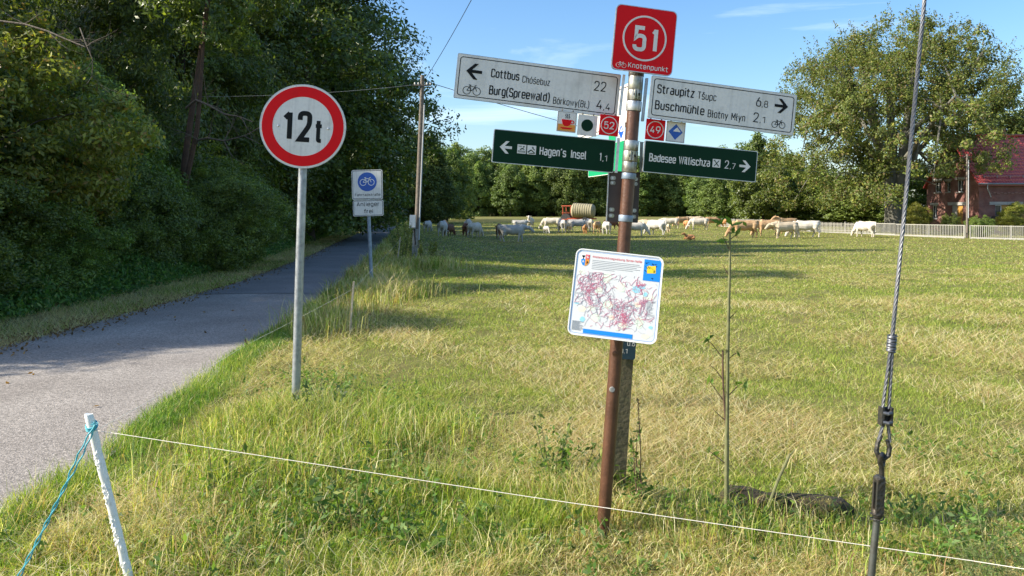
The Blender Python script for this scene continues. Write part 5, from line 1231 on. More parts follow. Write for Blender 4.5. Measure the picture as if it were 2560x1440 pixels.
MB().tube([Vector((0, 0, -.05)), at(1001, 592, st2.y) - st2], .018, 8).build('stake', M['pale_wood'], s_f)
st3 = onground(624, 872)
s_g = empty('fence_stake', st3, 'short brown peg under the cord at the edge of the road', 'stake', None)
MB().tube([Vector((0, 0, -.03)), at(612, 848, st3.y) - st3 ], .008, 6).build('stake', M['stem_brown'], s_g)
cord('thin pale cord along the road edge between the wooden stake and the white stake', [at(1000, 600, st2.y), at(883, 722, st1.y), at(615, 862, st3.y), c0], .0013, None, .01)

# ------------------------------------------------------------------ cattle
M['cow_white'] = mat('white_hide', (.62, .56, .46), .85, noise=[(2.5, (.42, .34, .25), .48, .72), (30, (.6, .52, .42), .5, .8)])
M['cow_cream'] = mat('cream_hide', (.62, .50, .34), .85, noise=[(2.5, (.50, .38, .24), .45, .7)])
M['cow_tan'] = mat('tan_hide', (.54, .35, .18), .85, noise=[(2.5, (.38, .21, .10), .42, .65)])
M['cow_orange'] = mat('orange_hide', (.50, .24, .09), .85, noise=[(3, (.38, .16, .06), .45, .7)])
M['cow_brown'] = mat('brown_hide', (.15, .065, .035), .85, noise=[(3, (.09, .04, .025), .45, .7)])
M['cow_white_shaded'] = mat('shaded_white_hide', (.50, .48, .44), .85, noise=[(2.5, (.40, .36, .31), .45, .7)])  # white hide greyed: the shade on these animals is put into the colour
for m_ in COW.values(): m_.materials.append(M['cow_white'])
CG = 'cattle grazing in the meadow'
def cow(px, fy, hp, head, kind, m_, label, cat='cow', lift=1.42):
    p_ = onground(px, fy); s_ = hp * p_.y / F / lift; o = bpy.data.objects.new('calf' if cat == 'calf' else 'cow', COW[kind]); COL.objects.link(o)
    o.location = (p_.x, p_.y, p_.z + .02); o.rotation_euler = (0, 0, R(head)); o.scale = (s_ * 1.02, s_ * 1.05, s_)
    o.material_slots[0].link = 'OBJECT'; o.material_slots[0].material = M[m_]; tag(o, label, cat, CG)
cow(1070, 580, 28, 78, 'down', 'cow_white_shaded', 'shaded white cow seen from behind, just right of the utility pole')
cow(1107, 592, 40, 84, 'down', 'cow_white_shaded', 'pale cow with a tan back seen from behind, second from the utility pole')
cow(1124, 591, 31, 70, 'down', 'cow_brown', 'dark brown cow close behind the pale one seen from the rear')
cow(1112, 584, 34, 95, 'level', 'cow_orange', 'orange-backed cow behind the pale one seen from the rear')
cow(1171, 580, 32, 85, 'level', 'cow_white_shaded', 'shaded white cow standing behind the pair left of the big side-on cow')
cow(1165, 590, 32, 105, 'down', 'cow_brown', 'dark brown animal left of the white cow seen from behind')
cow(1187, 594, 38, 62, 'down', 'cow_white', 'white cow turned away, left of the big side-on cow')
cow(1281, 605, 44, -4, 'level', 'cow_white_shaded', 'big pale cow standing side-on facing right in the shade, nearest of the herd')
cow(1250, 597, 37, 100, 'level', 'cow_brown', 'brown cow partly hidden behind the rump of the big side-on cow')
cow(1301, 575, 25, 8, 'level', 'cow_white_shaded', 'shaded white cow just above and behind the big side-on cow')
cow(1326, 572, 29, -100, 'up', 'cow_white', 'white cow facing the camera with its head up, right of the shaded one')
cow(1379, 573, 29, 176, 'walk', 'cow_white', 'white cow side-on facing left below the green arrow sign')
cow(1366, 584, 19, -70, 'down', 'cow_white_shaded', 'small pale calf in front of the white side-on cow', 'calf')
cow(1405, 582, 33, 100, 'down', 'cow_white_shaded', 'shaded white cow seen from behind, left of the orange tractor')
cow(1422, 582, 22, 95, 'level', 'cow_cream', 'cream calf below the orange tractor wheel', 'calf')
cow(1444, 578, 30, 10, 'walk', 'cow_white_shaded', 'shaded white cow below the tan tank facing right')
cow(1463, 585, 23, 80, 'down', 'cow_orange', 'reddish calf below the right end of the tan tank', 'calf')
cow(1473, 580, 33, 96, 'down', 'cow_white', 'white-rumped cow seen from behind, right of the reddish calf')
cow(1494, 583, 30, 70, 'walk', 'cow_tan', 'tan cow left of the brown signpost')
cow(1516, 586, 32, 98, 'down', 'cow_white_shaded', 'pale cow seen from behind next to the brown signpost')
cow(1527, 574, 24, 20, 'down', 'cow_brown', 'brown cow half hidden by the dark plate on the signpost')
cow(1588, 590, 35, 6, 'down', 'cow_white', 'white cow just right of the brown signpost, facing right')
cow(1622, 577, 28, 170, 'level', 'cow_cream', 'cream cow looking left between the white and the shaded cow')
cow(1641, 588, 38, 128, 'down', 'cow_white_shaded', 'bluish shaded white cow with its rump towards the camera right of the signpost')
cow(1675, 572, 27, 178, 'level', 'cow_white', 'white cow side-on behind the bluish shaded cow')
cow(1604, 562, 18, 0, 'lying', 'cow_orange', 'reddish cow at the back just right of the signpost')
cow(1671, 582, 22, 80, 'down', 'cow_cream', 'cream calf in front of the white side-on cow', 'calf')
cow(1705, 567, 25, -160, 'down', 'cow_tan', 'tan cow in the middle of the herd at the back')
cow(1716, 572, 21, -90, 'level', 'cow_orange', 'orange calf standing beside the grazing white cow', 'calf')
cow(1747, 575, 30, 182, 'down', 'cow_white', 'white cow grazing to the left in the middle distance above the lying calf')
cow(1736, 566, 25, 0, 'level', 'cow_cream', 'cream cow standing behind the grazing white cow')
cow(1783, 568, 26, 14, 'down', 'cow_tan', 'brownish tan cow left of the top of the sapling')
cow(1806, 568, 20, -70, 'level', 'cow_orange', 'small orange-brown cow behind the top of the sapling')
cow(1724, 600, 17, -165, 'lying', 'cow_orange', 'orange calf lying alone in the grass', 'calf', 1.05)
cow(1861, 594, 44, 182, 'down', 'cow_tan', 'tan cow grazing to the left just right of the sapling')
cow(1920, 590, 41, 186, 'down', 'cow_tan', 'golden tan cow behind the grazing tan and the cream walking cow')
cow(1962, 597, 43, 190, 'level', 'cow_cream', 'cream cow walking left with its head low, in front of the fence')
cow(2013, 594, 43, 168, 'walk', 'cow_white', 'white cow at the right end of the row of big cows')
cow(1966, 585, 40, 200, 'up', 'cow_tan', 'tan cow whose head shows above the cream walking cow')
cow(2163, 593, 40, 112, 'down', 'cow_white', 'white cow grazing alone in front of the fence, furthest right')

# ---- orange tractor and tan tank trailer behind the herd
M['tractor_red'] = mat('orange_paint', (.42, .085, .04), .45, noise=[(3, (.40, .08, .04), .45, .7)])
M['rubber'] = mat('tyre_rubber', (.03, .03, .03), .8)
M['tank'] = mat('tan_tank', (.30, .26, .155), .75, noise=[(2, (.33, .30, .19), .4, .7), (9, (.46, .39, .24), .5, .8)])
def wheel(e, x_, y_, r_, w_):
    t_ = MB().lathe([(r_ * .62, -w_ / 2), (r_ * .94, -w_ / 2), (r_, -w_ * .3), (r_, w_ * .3), (r_ * .94, w_ / 2), (r_ * .62, w_ / 2)], (0, 0, 0), 24, Matrix.Rotation(R(90), 3, 'X'))
    for i in range(18):
        a = 2 * pi * i / 18; t_.box((r_ * 1.01 * cos(a), 0, r_ * 1.01 * sin(a)), (.05, w_ * .95, .06), Matrix.Rotation(-a, 3, 'Y'))
    o_ = t_.build('wheel', M['rubber'], e, False); o_.location = (x_, y_, r_)
    MB().lathe([(r_ * .25, -w_ * .2), (r_ * .6, -w_ * .38), (r_ * .6, w_ * .38), (r_ * .25, w_ * .2)], (0, 0, 0), 16, Matrix.Rotation(R(90), 3, 'X')).build('rim', M['tractor_red'], o_)
TD = 112.0; tp = Vector(((1426 - 1280) / F * TD, TD, 0)); tp.z = g(tp.x, TD)
tt = empty('tractor', tp, 'old orange tractor with an open cab standing behind the cattle', 'tractor', None, R(-28))
wheel(tt, -.35, -.75, .82, .42); wheel(tt, -.35, .75, .82, .42); wheel(tt, 1.75, -.65, .5, .26); wheel(tt, 1.75, .65, .5, .26)
MB().box((.7, 0, .95), (2.6, .5, .35)).box((1.35, 0, 1.35), (1.35, .62, .55)).build('bonnet', M['tractor_red'], tt)
MB().box((-.35, 0, 1.1), (1.2, 1.15, .2)).box((-.35, -.78, 1.72), (1.3, .45, .06)).box((-.35, .78, 1.72), (1.3, .45, .06)).build('fender', M['tractor_red'], tt)
cb_ = MB()
for x_ in (-.95, .3):
    for y_ in (-.6, .6): cb_.box((x_, y_, 1.95), (.09, .09, 1.5))
cb_.box((-.32, 0, 1.95), (.06, 1.2, .06)).build('cab_frame', M['tractor_red'], tt)
MB().box((-.32, 0, 2.75), (1.6, 1.45, .14)).build('cab_roof', M['tractor_red'], tt)
MB().box((.35, 0, 2.1), (.02, 1.08, 1.1)).build('windscreen', M['glass'], tt)
MB().box((-.5, 0, 1.45), (.5, .5, .12)).box((-.75, 0, 1.7), (.1, .5, .5)).build('seat', M['iron'], tt)
MB().tube([(1.6, -.15, 1.6), (1.6, -.15, 2.4)], .04, 8).build('exhaust', M['iron'], tt)
kp = Vector(((1458 - 1280) / F * 109.5, 109.5, 0)); kp.z = g(kp.x, kp.y)
tk = empty('tank_trailer', kp, 'big tan ribbed tank on a trailer right of the orange tractor', 'trailer', None, R(-18))
pr = [(.30, -1.75), (.75, -1.66), (1.0, -1.45)] + [v for i in range(9) for v in ((1.04, -1.4 + i * .33), (1.09, -1.38 + i * .33), (1.09, -1.32 + i * .33), (1.04, -1.30 + i * .33))] + [(1.0, 1.45), (.75, 1.66), (.30, 1.75)]
MB().lathe(pr, (0, 0, 2.02), 28, Matrix.Rotation(R(94), 3, 'Y')).build('tank', M['tank'], tk, True)
MB().box((-.2, 0, .9), (4.2, .8, .18)).box((-2.6, 0, .8), (1.2, .12, .12)).build('chassis', M['tractor_red'], tk)
wheel(tk, .5, -.95, .55, .35); wheel(tk, .5, .95, .55, .35)

# ------------------------------------------------------------------ small plants in the foreground
WEEDC = [(.10, .17, .03, 3), (.15, .22, .04, 2), (.07, .12, .025, 2), (.22, .24, .06, .7)]
def herb(name, x_, y_, h_, nstem, nleaf, lsize, label, cat, lean=(0, 0), stem='stem', pal=WEEDC, aspect=.42, spread=.12, seed=0, r0=.004, toponly=0., group=None):
    rg = np.random.default_rng(seed + 100); z_ = g(x_, y_); e = empty(name, (x_, y_, z_), label, cat, group); mb = MB(); C = []; N = []
    for s_ in range(nstem):
        a = rg.uniform(0, 6.28); b0 = Vector((spread * .3 * cos(a), spread * .3 * sin(a), -.02)); hh = h_ * rg.uniform(.65, 1) if s_ else h_
        t_ = Vector((lean[0] * hh + spread * cos(a), lean[1] * hh + spread * sin(a), hh)); m_ = b0.lerp(t_, .5) + Vector((rg.normal(0, .012), rg.normal(0, .012), .03 * hh))
        mb.tube([b0, m_, t_], [r0, r0 * .7, r0 * .3], 5)
        for i in range(nleaf):
            t = rg.uniform(toponly, 1); p_ = b0.lerp(m_, t * 2) if t < .5 else m_.lerp(t_, t * 2 - 1); a = rg.uniform(0, 6.28); r_ = lsize * rg.uniform(.3, .8) * (1.15 - t * .6)
            C.append([p_.x + r_ * cos(a), p_.y + r_ * sin(a), p_.z + rg.normal(0, .008)]); N.append([-.45 * cos(a), -.45 * sin(a), .9])
    mb.build('stem', M[stem], e, True)
    v, qd = leaves(np.array(C), np.array(N), lsize, rg, aspect, .2); link('foliage', big_mesh('foliage', v, qd, None, pick_colors(len(C), pal, rg)), M['weed'], e); return e
NG = 'nettles and herbs in the foreground grass'
p = onground(1385, 1190); herb('nettle', p.x, p.y, .36, 5, 26, .045, 'clump of nettles left of the signpost', 'plant', seed=1)
p = onground(1455, 1190); herb('nettle', p.x, p.y, .24, 4, 22, .04, 'low nettle close to the left side of the signpost', 'plant', seed=2)
p = onground(1612, 1300); herb('mugwort', p.x, p.y, .46, 3, 34, .040, 'tall dark-topped mugwort right of the signpost', 'plant', seed=3, spread=.07, stem='stem_brown')
p = onground(1560, 1270); herb('climbing_weed', p.x, p.y, .24, 5, 26, .038, 'small leafy weed climbing at the foot of the mossy post', 'plant', seed=4, spread=.06)
p = onground(1600, 1290); herb('mugwort', p.x, p.y, .58, 1, 190, .010, 'dry dark seed spike standing up behind the mugwort leaves', 'plant', seed=5, spread=.02, stem='stem_brown', pal=[(.05, .04, .035, 1)], toponly=.62)
p = onground(1075, 1400); herb('nettle', p.x, p.y, .20, 6, 22, .05, 'patch of pointed green leaves at the bottom centre left', 'plant', seed=6)
p = onground(855, 1330); herb('nettle', p.x, p.y, .30, 7, 24, .05, 'leafy weeds in the grass below the cord, centre left', 'plant', seed=7, spread=.16)
p = onground(560, 1250); herb('nettle', p.x, p.y, .34, 3, 16, .05, 'thin leafy stems in the grass left of the weight limit sign', 'plant', seed=8, spread=.1)
p = onground(960, 1190); herb('nettle', p.x, p.y, .24, 2, 14, .045, 'two small dark stems in the mown hay right of the weight limit sign', 'plant', seed=9)
p = onground(800, 1062); herb('mugwort', p.x, p.y, .36, 7, 30, .045, 'bluish green weeds right of the weight limit sign foot', 'plant', seed=10, spread=.2, pal=[(.08, .13, .05, 2), (.12, .17, .07, 1)])
p = onground(1200, 1320); herb('nettle', p.x, p.y, .15, 5, 14, .045, 'low green weed in the foreground between the cord and the bottom edge', 'plant', seed=12)
p = onground(1800, 1330); herb('nettle', p.x, p.y, .17, 4, 12, .04, 'small green weed at the foot of the sapling', 'plant', seed=13)
p = onground(1450, 1350); herb('nettle', p.x, p.y, .18, 3, 12, .05, 'bright green herb left of the foot of the signpost', 'plant', seed=14)
p = onground(2140, 1330); herb('thistle', p.x, p.y, .16, 2, 16, .03, 'tiny dark thistle just left of the guy wire', 'plant', seed=15, pal=[(.05, .08, .03, 1)])
p = onground(60, 1400); herb('nettle', p.x, p.y, .13, 5, 10, .05, 'low weed at the bottom left corner', 'plant', seed=16)
for i, (px_, py_) in enumerate([(1000, 660), (1010, 648), (1022, 655), (1000, 640), (1050, 650), (1068, 648)]):
    p = onground(px_, py_); herb('bush', p.x, p.y, (1.25, 1.35, 1.0, .8, .55, .6)[i], 7, 60, .075, 'yellow-green shrub shoots ' + ('furthest left of the utility pole', 'just left of the utility pole', 'touching the utility pole foot on the left', 'low on the left of the utility pole foot', 'low on the right of the utility pole', 'furthest right of the utility pole')[i], 'shrub', seed=20 + i, spread=.34, r0=.008, group='shrub shoots round the utility pole', pal=[(.20, .22, .04, 2), (.13, .16, .035, 2), (.07, .10, .03, 1)])
# feathery weed in the bottom right corner
def feathery(x_, y_, h_, seed, label):
    rg = np.random.default_rng(seed); e = empty('feathery_weed', (x_, y_, g(x_, y_)), label, 'plant', 'feathery weeds in the bottom right corner'); mb = MB(); C = []; N = []
    for s_ in range(9):
        a = rg.uniform(0, 6.28); t_ = Vector((.16 * cos(a), .16 * sin(a), h_ * rg.uniform(.6, 1))); b0 = Vector((.02 * cos(a), .02 * sin(a), -.02)); mb.tube([b0, b0.lerp(t_, .5) + Vector((0, 0, .05)), t_], [.003, .0022, .001], 4)
        for i in range(26):
            t = rg.uniform(.2, 1); p_ = b0.lerp(t_, t) + Vector((0, 0, .05 * sin(pi * t))); a2 = rg.uniform(0, 6.28); q_ = p_ + Vector((.085 * cos(a2), .085 * sin(a2), rg.uniform(-.01, .05))) * (1.15 - t * .7); mb.tube([p_, q_], [.0010, .0006], 3, False)
            for j in range(15):
                w_ = p_.lerp(q_, rg.uniform(.1, 1)); C.append([w_.x + rg.normal(0, .006), w_.y + rg.normal(0, .006), w_.z + rg.normal(0, .006)]); N.append(rg.normal(0, 1, 3))
    mb.build('stem', M['stem'], e); v, qd = leaves(np.array(C), np.array(N), .013, rg, .22, 0); link('foliage', big_mesh('foliage', v, qd, None, pick_colors(len(C), [(.15, .22, .07, 2), (.20, .27, .09, 1), (.10, .16, .05, 1)], rg)), M['weed'], e)
for i, (px_, dd_, h_) in enumerate([(2380, 2.35, .34), (2470, 2.2, .40), (2560, 2.1, .45), (2440, 2.0, .26), (2530, 2.5, .48), (2350, 2.15, .2)]):
    feathery((px_ - 1280) / F * dd_, dd_, h_, 40 + i, ('pale feathery weed second nearest the guy wire, bottom right corner', 'feathery weed in the middle of the bottom right clump', 'tall feathery weed cut by the right edge of the photo', 'lowest front feathery weed at the bottom edge, right corner', 'tallest feathery weed at the back of the bottom right clump', 'small feathery weed nearest the guy wire, bottom right')[i])

# sapling: a tall bare stem with a leaf tuft on top
SP = onground(1816, 1292)
sa = empty('sapling', SP, 'tall thin bare sapling stem with a tuft of leaves on top, right of the signpost', 'sapling')
d_ = SP.y; Q_ = lambda x_, y_, dd=0: at(x_, y_, d_ + dd) - SP
MB().tube([Q_(1816, 1300), Q_(1817, 1100), Q_(1819, 900), Q_(1822, 760), Q_(1825, 640), Q_(1825, 578)], [.0115, .0105, .0088, .0075, .006, .004], 10).build('stem', M['stem_pale'], sa, True)
MB().tube([Q_(1815, 1075), Q_(1810, 1000), Q_(1807, 935), Q_(1807, 876)], [.0045, .005, .005, .0045], 8).build('dead_stem', M['stem_brown'], sa, True)
for a in (((1805, 892), (1780, 860), (1760, 842)), ((1806, 948), (1790, 925), (1773, 912)), ((1818, 992), (1845, 965), (1856, 958)), ((1818, 900), (1840, 882), (1848, 886)), ((1808, 1000), (1790, 975), (1772, 950)), ((1814, 1052), (1795, 1035), (1782, 1022)), ((1815, 1160), (1790, 1140), (1765, 1122)),
          ((1824, 625), (1812, 600), (1806, 590)), ((1824, 600), (1836, 590), (1845, 580)), ((1820, 800), (1835, 785), (1843, 775)), ((1823, 690), (1812, 672), (1806, 660))):
    MB().tube([Q_(*v) for v in a], [.0028, .002, .001], 5).build('twig', M['stem_brown'], sa, True)
rg = np.random.default_rng(77); C = []; N = []
for (u_, v_, k_, s_) in ((1803, 545, 4, 10), (1845, 560, 3, 10), (1832, 578, 5, 12), (1760, 845, 2, 6), (1775, 842, 2, 5), (1856, 960, 2, 6), (1842, 958, 2, 5), (1782, 1125, 2, 6), (1773, 950, 2, 4), (1806, 606, 2, 5), (1848, 885, 1, 4)):
    for _ in range(k_):
        c = Q_(u_ + rg.normal(0, s_), v_ + rg.normal(0, s_ * .6)); C.append([c.x, c.y, c.z]); N.append(rg.normal(0, .6, 3) + np.array([0, -.5, .7]))
v, qd = leaves(np.array(C), np.array(N), .062, rg, .38, .2); tag(link('leaf_tuft', big_mesh('leaf_tuft', v, qd, None, pick_colors(len(C), [(.12, .22, .03, 1), (.17, .25, .05, 1)], rg)), M['weed'], sa), kind='stuff')
p = onground(1908, 1292); e = empty('cut_stem', p, 'short cut pale stem slanting up beside the mossy log', 'stem'); MB().tube([Vector((0, 0, -.02)), at(1945, 1200, p.y) - p, at(1975, 1135, p.y) - p], [.008, .0075, .0065], 8).build('stem', M['stem_pale'], e, True)
MB().tube([at(1972, 1142, p.y) - p, at(1988, 1122, p.y) - p], [.004, .002], 5).build('twig', M['stem_pale'], e)
# mossy log
M['moss'] = mat('moss', (.055, .048, .018), .95, noise=[(9, (.028, .022, .014), .42, .6), (40, (.20, .17, .04), .54, .78)], bump=(70, 1.0))
a, b = onground(1800, 1262), onground(2135, 1300)
mb = MB(); n = 22; q_ = []; rr_ = []
for i in range(n + 1):
    t = i / n; q_.append(a.lerp(b, t) - a + Vector((0, 0, .035 + .004 * sin(t * 9)))); rr_.append((.062 + .006 * sin(t * 11)) * (min(1, t * 9 + .4)) * min(1, (1 - t) * 7 + .4))
mb.tube(q_, rr_, 20); me = mb.mesh('log')
for v in me.vertices: v.co += Vector((0, 0, 1)) * float((vnoise(v.co.x * 30, v.co.z * 30 + v.co.y * 17, 1.0) - .5) * .014)
o = link('mossy_log', me, M['moss'], None, True); o.location = a; tag(o, 'dark mossy log lying in the grass behind the sapling and the guy wire', 'log')

# ------------------------------------------------------------------ grass, built blade by blade
STRAW = [(.60, .51, .24, 3.2), (.50, .38, .16, 2.2), (.74, .67, .40, 2.0), (.34, .20, .09, 1.6)]
GREEN = [(.20, .30, .035, 3), (.30, .385, .055, 2.4), (.09, .15, .025, 2.0), (.44, .47, .09, 1.5)]
HAYG = [(.36, .39, .08, 3), (.48, .47, .15, 2.6), (.17, .21, .045, 1.8)]
def blade_mesh(name, X_, Y_, length, width, lean, colr, rg, seg2=False, zoff=0.0, bend=.55):
    n = len(X_); Z_ = gz(X_, Y_) - .006 + zoff; az = rg.uniform(0, 2 * pi, n); base = np.stack([X_, Y_, Z_], 1)
    out = np.stack([np.cos(az), np.sin(az), 0 * az], 1); face = az + rg.uniform(-1.2, 1.2, n); sd = np.stack([-np.sin(face), np.cos(face), 0 * az], 1) * (width / 2)[:, None]
    d1 = out * np.sin(lean * .7)[:, None] + np.array([0, 0, 1]) * np.cos(lean * .7)[:, None]
    l2 = lean + bend * rg.uniform(.3, 1.3, n); d2 = out * np.sin(l2)[:, None] + np.array([0, 0, 1]) * np.cos(l2)[:, None]
    L1 = (length * .55)[:, None]; L2 = (length * .45)[:, None]; mid = base + d1 * L1; tip = mid + d2 * L2
    mid[:, 2] = np.maximum(mid[:, 2], Z_ + .004); tip[:, 2] = np.maximum(tip[:, 2], Z_ + .003)
    if seg2:
        v = np.stack([base - sd, base + sd, mid + sd * .8, mid - sd * .8, tip], 1).reshape(-1, 3); i = np.arange(n) * 5
        me = big_mesh(name, v, np.stack([i, i + 1, i + 2, i + 3], 1), np.stack([i + 3, i + 2, i + 4], 1), np.concatenate([colr, colr]))
    else:
        v = np.stack([base - sd, base + sd, tip], 1).reshape(-1, 3); i = np.arange(n) * 3; me = big_mesh(name, v, None, np.stack([i, i + 1, i + 2], 1), colr)
    return me
def sample_area(n, y0, y1, p, rg, half=.72, extra=1.2, y_off=0):
    """points in front of the camera, density falling with distance to the power p"""
    if p == 1: Y_ = y0 * (y1 / y0) ** rg.uniform(0, 1, n)
    else: e_ = 2 - p; Y_ = (y0 ** e_ + rg.uniform(0, 1, n) * (y1 ** e_ - y0 ** e_)) ** (1 / e_)
    X_ = rg.uniform(-1, 1, n) * (half * Y_ + extra); return X_, Y_
def mixcol(n, f, A, B, rg): 
    a = pick_colors(n, A, rg, .15); b = pick_colors(n, B, rg, .15); k_ = rg.uniform(0, 1, n) < f; return np.where(k_[:, None], a, b)
T12 = at(738, 1050, 5.5)
def zones(X_, Y_):
    """how lush (0..1) and how dry (0..1) the grass is at each point"""
    e_ = X_ - road_r(Y_)
    edge = np.clip(1 - e_ / .55, 0, 1)
    lush = edge * .55
    lush = np.maximum(lush, 1.0 * np.clip(1 - np.hypot((X_ - T12.x - .25) / 1.0, (Y_ - T12.y + .25) / .95), 0, 1) ** .6)
    lush = np.maximum(lush, .75 * np.clip(1 - np.hypot((X_ + .75) / 1.1, (Y_ - 3.5) / 1.0), 0, 1) ** .5)
    lush = np.maximum(lush, .55 * np.clip(1 - np.hypot((X_ + 1.6) / .8, (Y_ - 3.2) / .9), 0, 1) ** .5)
    lush = np.maximum(lush, .5 * np.clip(1 - np.hypot((X_ - .3) / .5, (Y_ - 3.7) / .5), 0, 1) ** .5)
    lush = np.maximum(lush, .8 * np.clip(1 - np.abs(e_ - 1.0) / .9, 0, 1) * np.clip((Y_ - 9) / 4, 0, 1) * np.clip((vnoise(X_, Y_, 2.2, 5)) * 1.6 - .2, 0, 1))
    n1 = vnoise(X_, Y_, .9, 1); n2 = vnoise(X_, Y_, .28, 2); n3 = vnoise(X_, Y_, 3.5, 3)
    dry = .37 + 1.0 * (n1 - .5) + .55 * (n2 - .5) + .5 * (n3 - .5)
    dry = np.where((e_ > .38) & (e_ < 1.3) & (Y_ > 3.2), dry + .45, dry)
    dry = dry + .30 * np.clip((X_ - .1) * 1.2, 0, 1) * np.clip((4.0 - Y_) / 1.1, 0, 1)
    dry = dry - lush * .75
    return np.clip(lush, 0, 1), np.clip(dry, .03, .97), n1, n2
def meadow(name, n, y0, y1, p, wmin, seg2, rg, lscale=1.0, wide=.72):
    X_, Y_ = sample_area(n, y0, y1, p, rg, wide); k_ = X_ > road_r(Y_) + .03 + .05 * rg.normal(0, 1, n); X_, Y_ = X_[k_], Y_[k_]
    lush, dry, n1, n2 = zones(X_, Y_); bare = vnoise(X_, Y_, .35, 7); k_ = rg.uniform(0, 1, len(X_)) > np.clip((bare - .62) * 3.2, 0, .85); X_, Y_, lush, dry, n1 = X_[k_], Y_[k_], lush[k_], dry[k_], n1[k_]
    m_ = len(X_); isdry = rg.uniform(0, 1, m_) < dry
    L_ = np.where(isdry, rg.uniform(.07, .20, m_), rg.uniform(.035, .10, m_)) * (.62 + 1.35 * lush) * (.7 + .6 * n1) * lscale
    foot = np.minimum(np.hypot((X_ - .40) / .34, (Y_ - 3.32) / .30), np.hypot((X_ - 1.42) / .5, (Y_ - 3.72) / .16)); L_ = L_ * np.where(foot < 1, .42, 1)
    lean = np.where(isdry, rg.uniform(1.0, 1.62, m_), rg.uniform(.1, 1.05, m_)); lean = np.where(lush > .3, lean * .62, lean)
    w_ = np.where(isdry, .0024, .0032) * rg.uniform(.7, 1.5, m_); w_ = np.maximum(w_, Y_ * wmin)
    col = np.where(isdry[:, None], pick_colors(m_, STRAW, rg, .2), pick_colors(m_, GREEN, rg, .2)); h_ = (rg.uniform(0, 1, m_) < .3)[:, None]; col = np.where(h_, pick_colors(m_, HAYG, rg, .2), col)
    zo = np.where(isdry, rg.uniform(0, .03, m_), 0)
    me = blade_mesh(name, X_, Y_, L_, w_, lean, col, rg, seg2, zo); return tag(link(name, me, M['grass']), kind='stuff')
rg = np.random.default_rng(50)
meadow('foreground_grass', 270000, 1.9, 4.3, 1, .0006, True, rg); meadow('foreground_grass', 150000, 4.2, 6.5, 1, .0006, False, rg, 1.1)
meadow('meadow_grass', 480000, 6.2, 26, 2.0001, .00065, False, rg, 1.25)
meadow('distant_meadow_grass', 230000, 24, 130, 1.6, .0007, False, rg, 1.9)
# tall unmown grass: round the weight limit sign, along the pole line, on the verges
def tall(name, centres, per, Lr, rg, wid=.004, pal=None, dryf=.35, lean=(.05, .7)):
    X_ = []; Y_ = []
    for x_, y_, r_, k_ in centres:
        m_ = int(per * k_); X_.append(x_ + rg.normal(0, r_, m_)); Y_.append(y_ + rg.normal(0, r_, m_))
    X_ = np.concatenate(X_); Y_ = np.concatenate(Y_); k_ = (X_ > road_r(Y_) + .02) | (X_ < road_l(Y_) - .02); X_, Y_ = X_[k_], Y_[k_]; m_ = len(X_)
    me = blade_mesh(name, X_, Y_, rg.uniform(*Lr, m_), np.maximum(wid * rg.uniform(.6, 1.3, m_), Y_ * .0006), rg.uniform(*lean, m_), mixcol(m_, dryf, STRAW, pal or GREEN, rg), rg, True, bend=1.0)
    return tag(link(name, me, M['grass']), kind='stuff')
def gp_(px_, py_): q = onground(px_, py_); return q.x, q.y
cl = [(*gp_(740, 1062), .20, 1.2), (*gp_(700, 1085), .18, 1), (*gp_(820, 1085), .25, 1.1), (*gp_(900, 1110), .25, .8), (*gp_(640, 1120), .2, .5), (*gp_(780, 1200), .25, 1), (*gp_(560, 1220), .25, .8), (*gp_(880, 1270), .22, .8), (*gp_(640, 1320), .22, .9),
      (*gp_(1640, 1310), .18, .4), (*gp_(1400, 1240), .15, .35), (*gp_(1830, 1330), .16, .5), (*gp_(2020, 1330), .2, .5), (*gp_(500, 1400), .2, .5), (*gp_(330, 1390), .15, .3), (*gp_(1000, 1240), .12, .5), (*gp_(1100, 1400), .2, .35), (*gp_(2300, 1390), .2, .3), (*gp_(1150, 1075), .16, .4)]
tall('tall_grass', cl[:7], 1500, (.12, .36), rg, .0042); tall('tall_grass', cl[7:], 1400, (.07, .22), rg, .0038)
edge_ = [(float(road_r(Yc)) + .17 + .08 * math.sin(Yc * 3.1), Yc, .11, .30 + .25 * math.sin(Yc * 2.3 + 1)) for Yc in np.arange(2.6, 16, .22)]
tall('road_edge_grass', edge_, 1500, (.05, .13), rg, .0034, [(.14, .26, .035, 3), (.20, .33, .05, 2), (.09, .17, .03, 2)], .10, (.1, .9))
line = []
for Yc in np.arange(9.5, 62, .8): line.append((float(road_r(Yc)) + .75 + .3 * math.sin(Yc * 1.7), Yc, .28, .25 + .25 * (math.sin(Yc * .9) > 0)))
line += [(*gp_(1000, 735), .35, 1.2), (*gp_(960, 745), .35, 1.2), (*gp_(1075, 668), .45, 1.3), (*gp_(1040, 670), .4, 1.3), (*gp_(900, 700), .3, .8)]
tall('tall_grass', line, 900, (.16, .50), rg, .006, None, .55)
# dry stalks fanned out behind the flat stake
sx_, sy_ = gp_(965, 748); m_ = 130
me = blade_mesh('dry_stalks', sx_ + rg.normal(0, .25, m_), sy_ + rg.normal(0, .25, m_), rg.uniform(.4, .8, m_), np.full(m_, .008), rg.uniform(.5, 1.2, m_), pick_colors(m_, [(.55, .45, .28, 1)], rg), rg, True, bend=.3); tag(link('dry_stalks', me, M['grass']), kind='stuff')
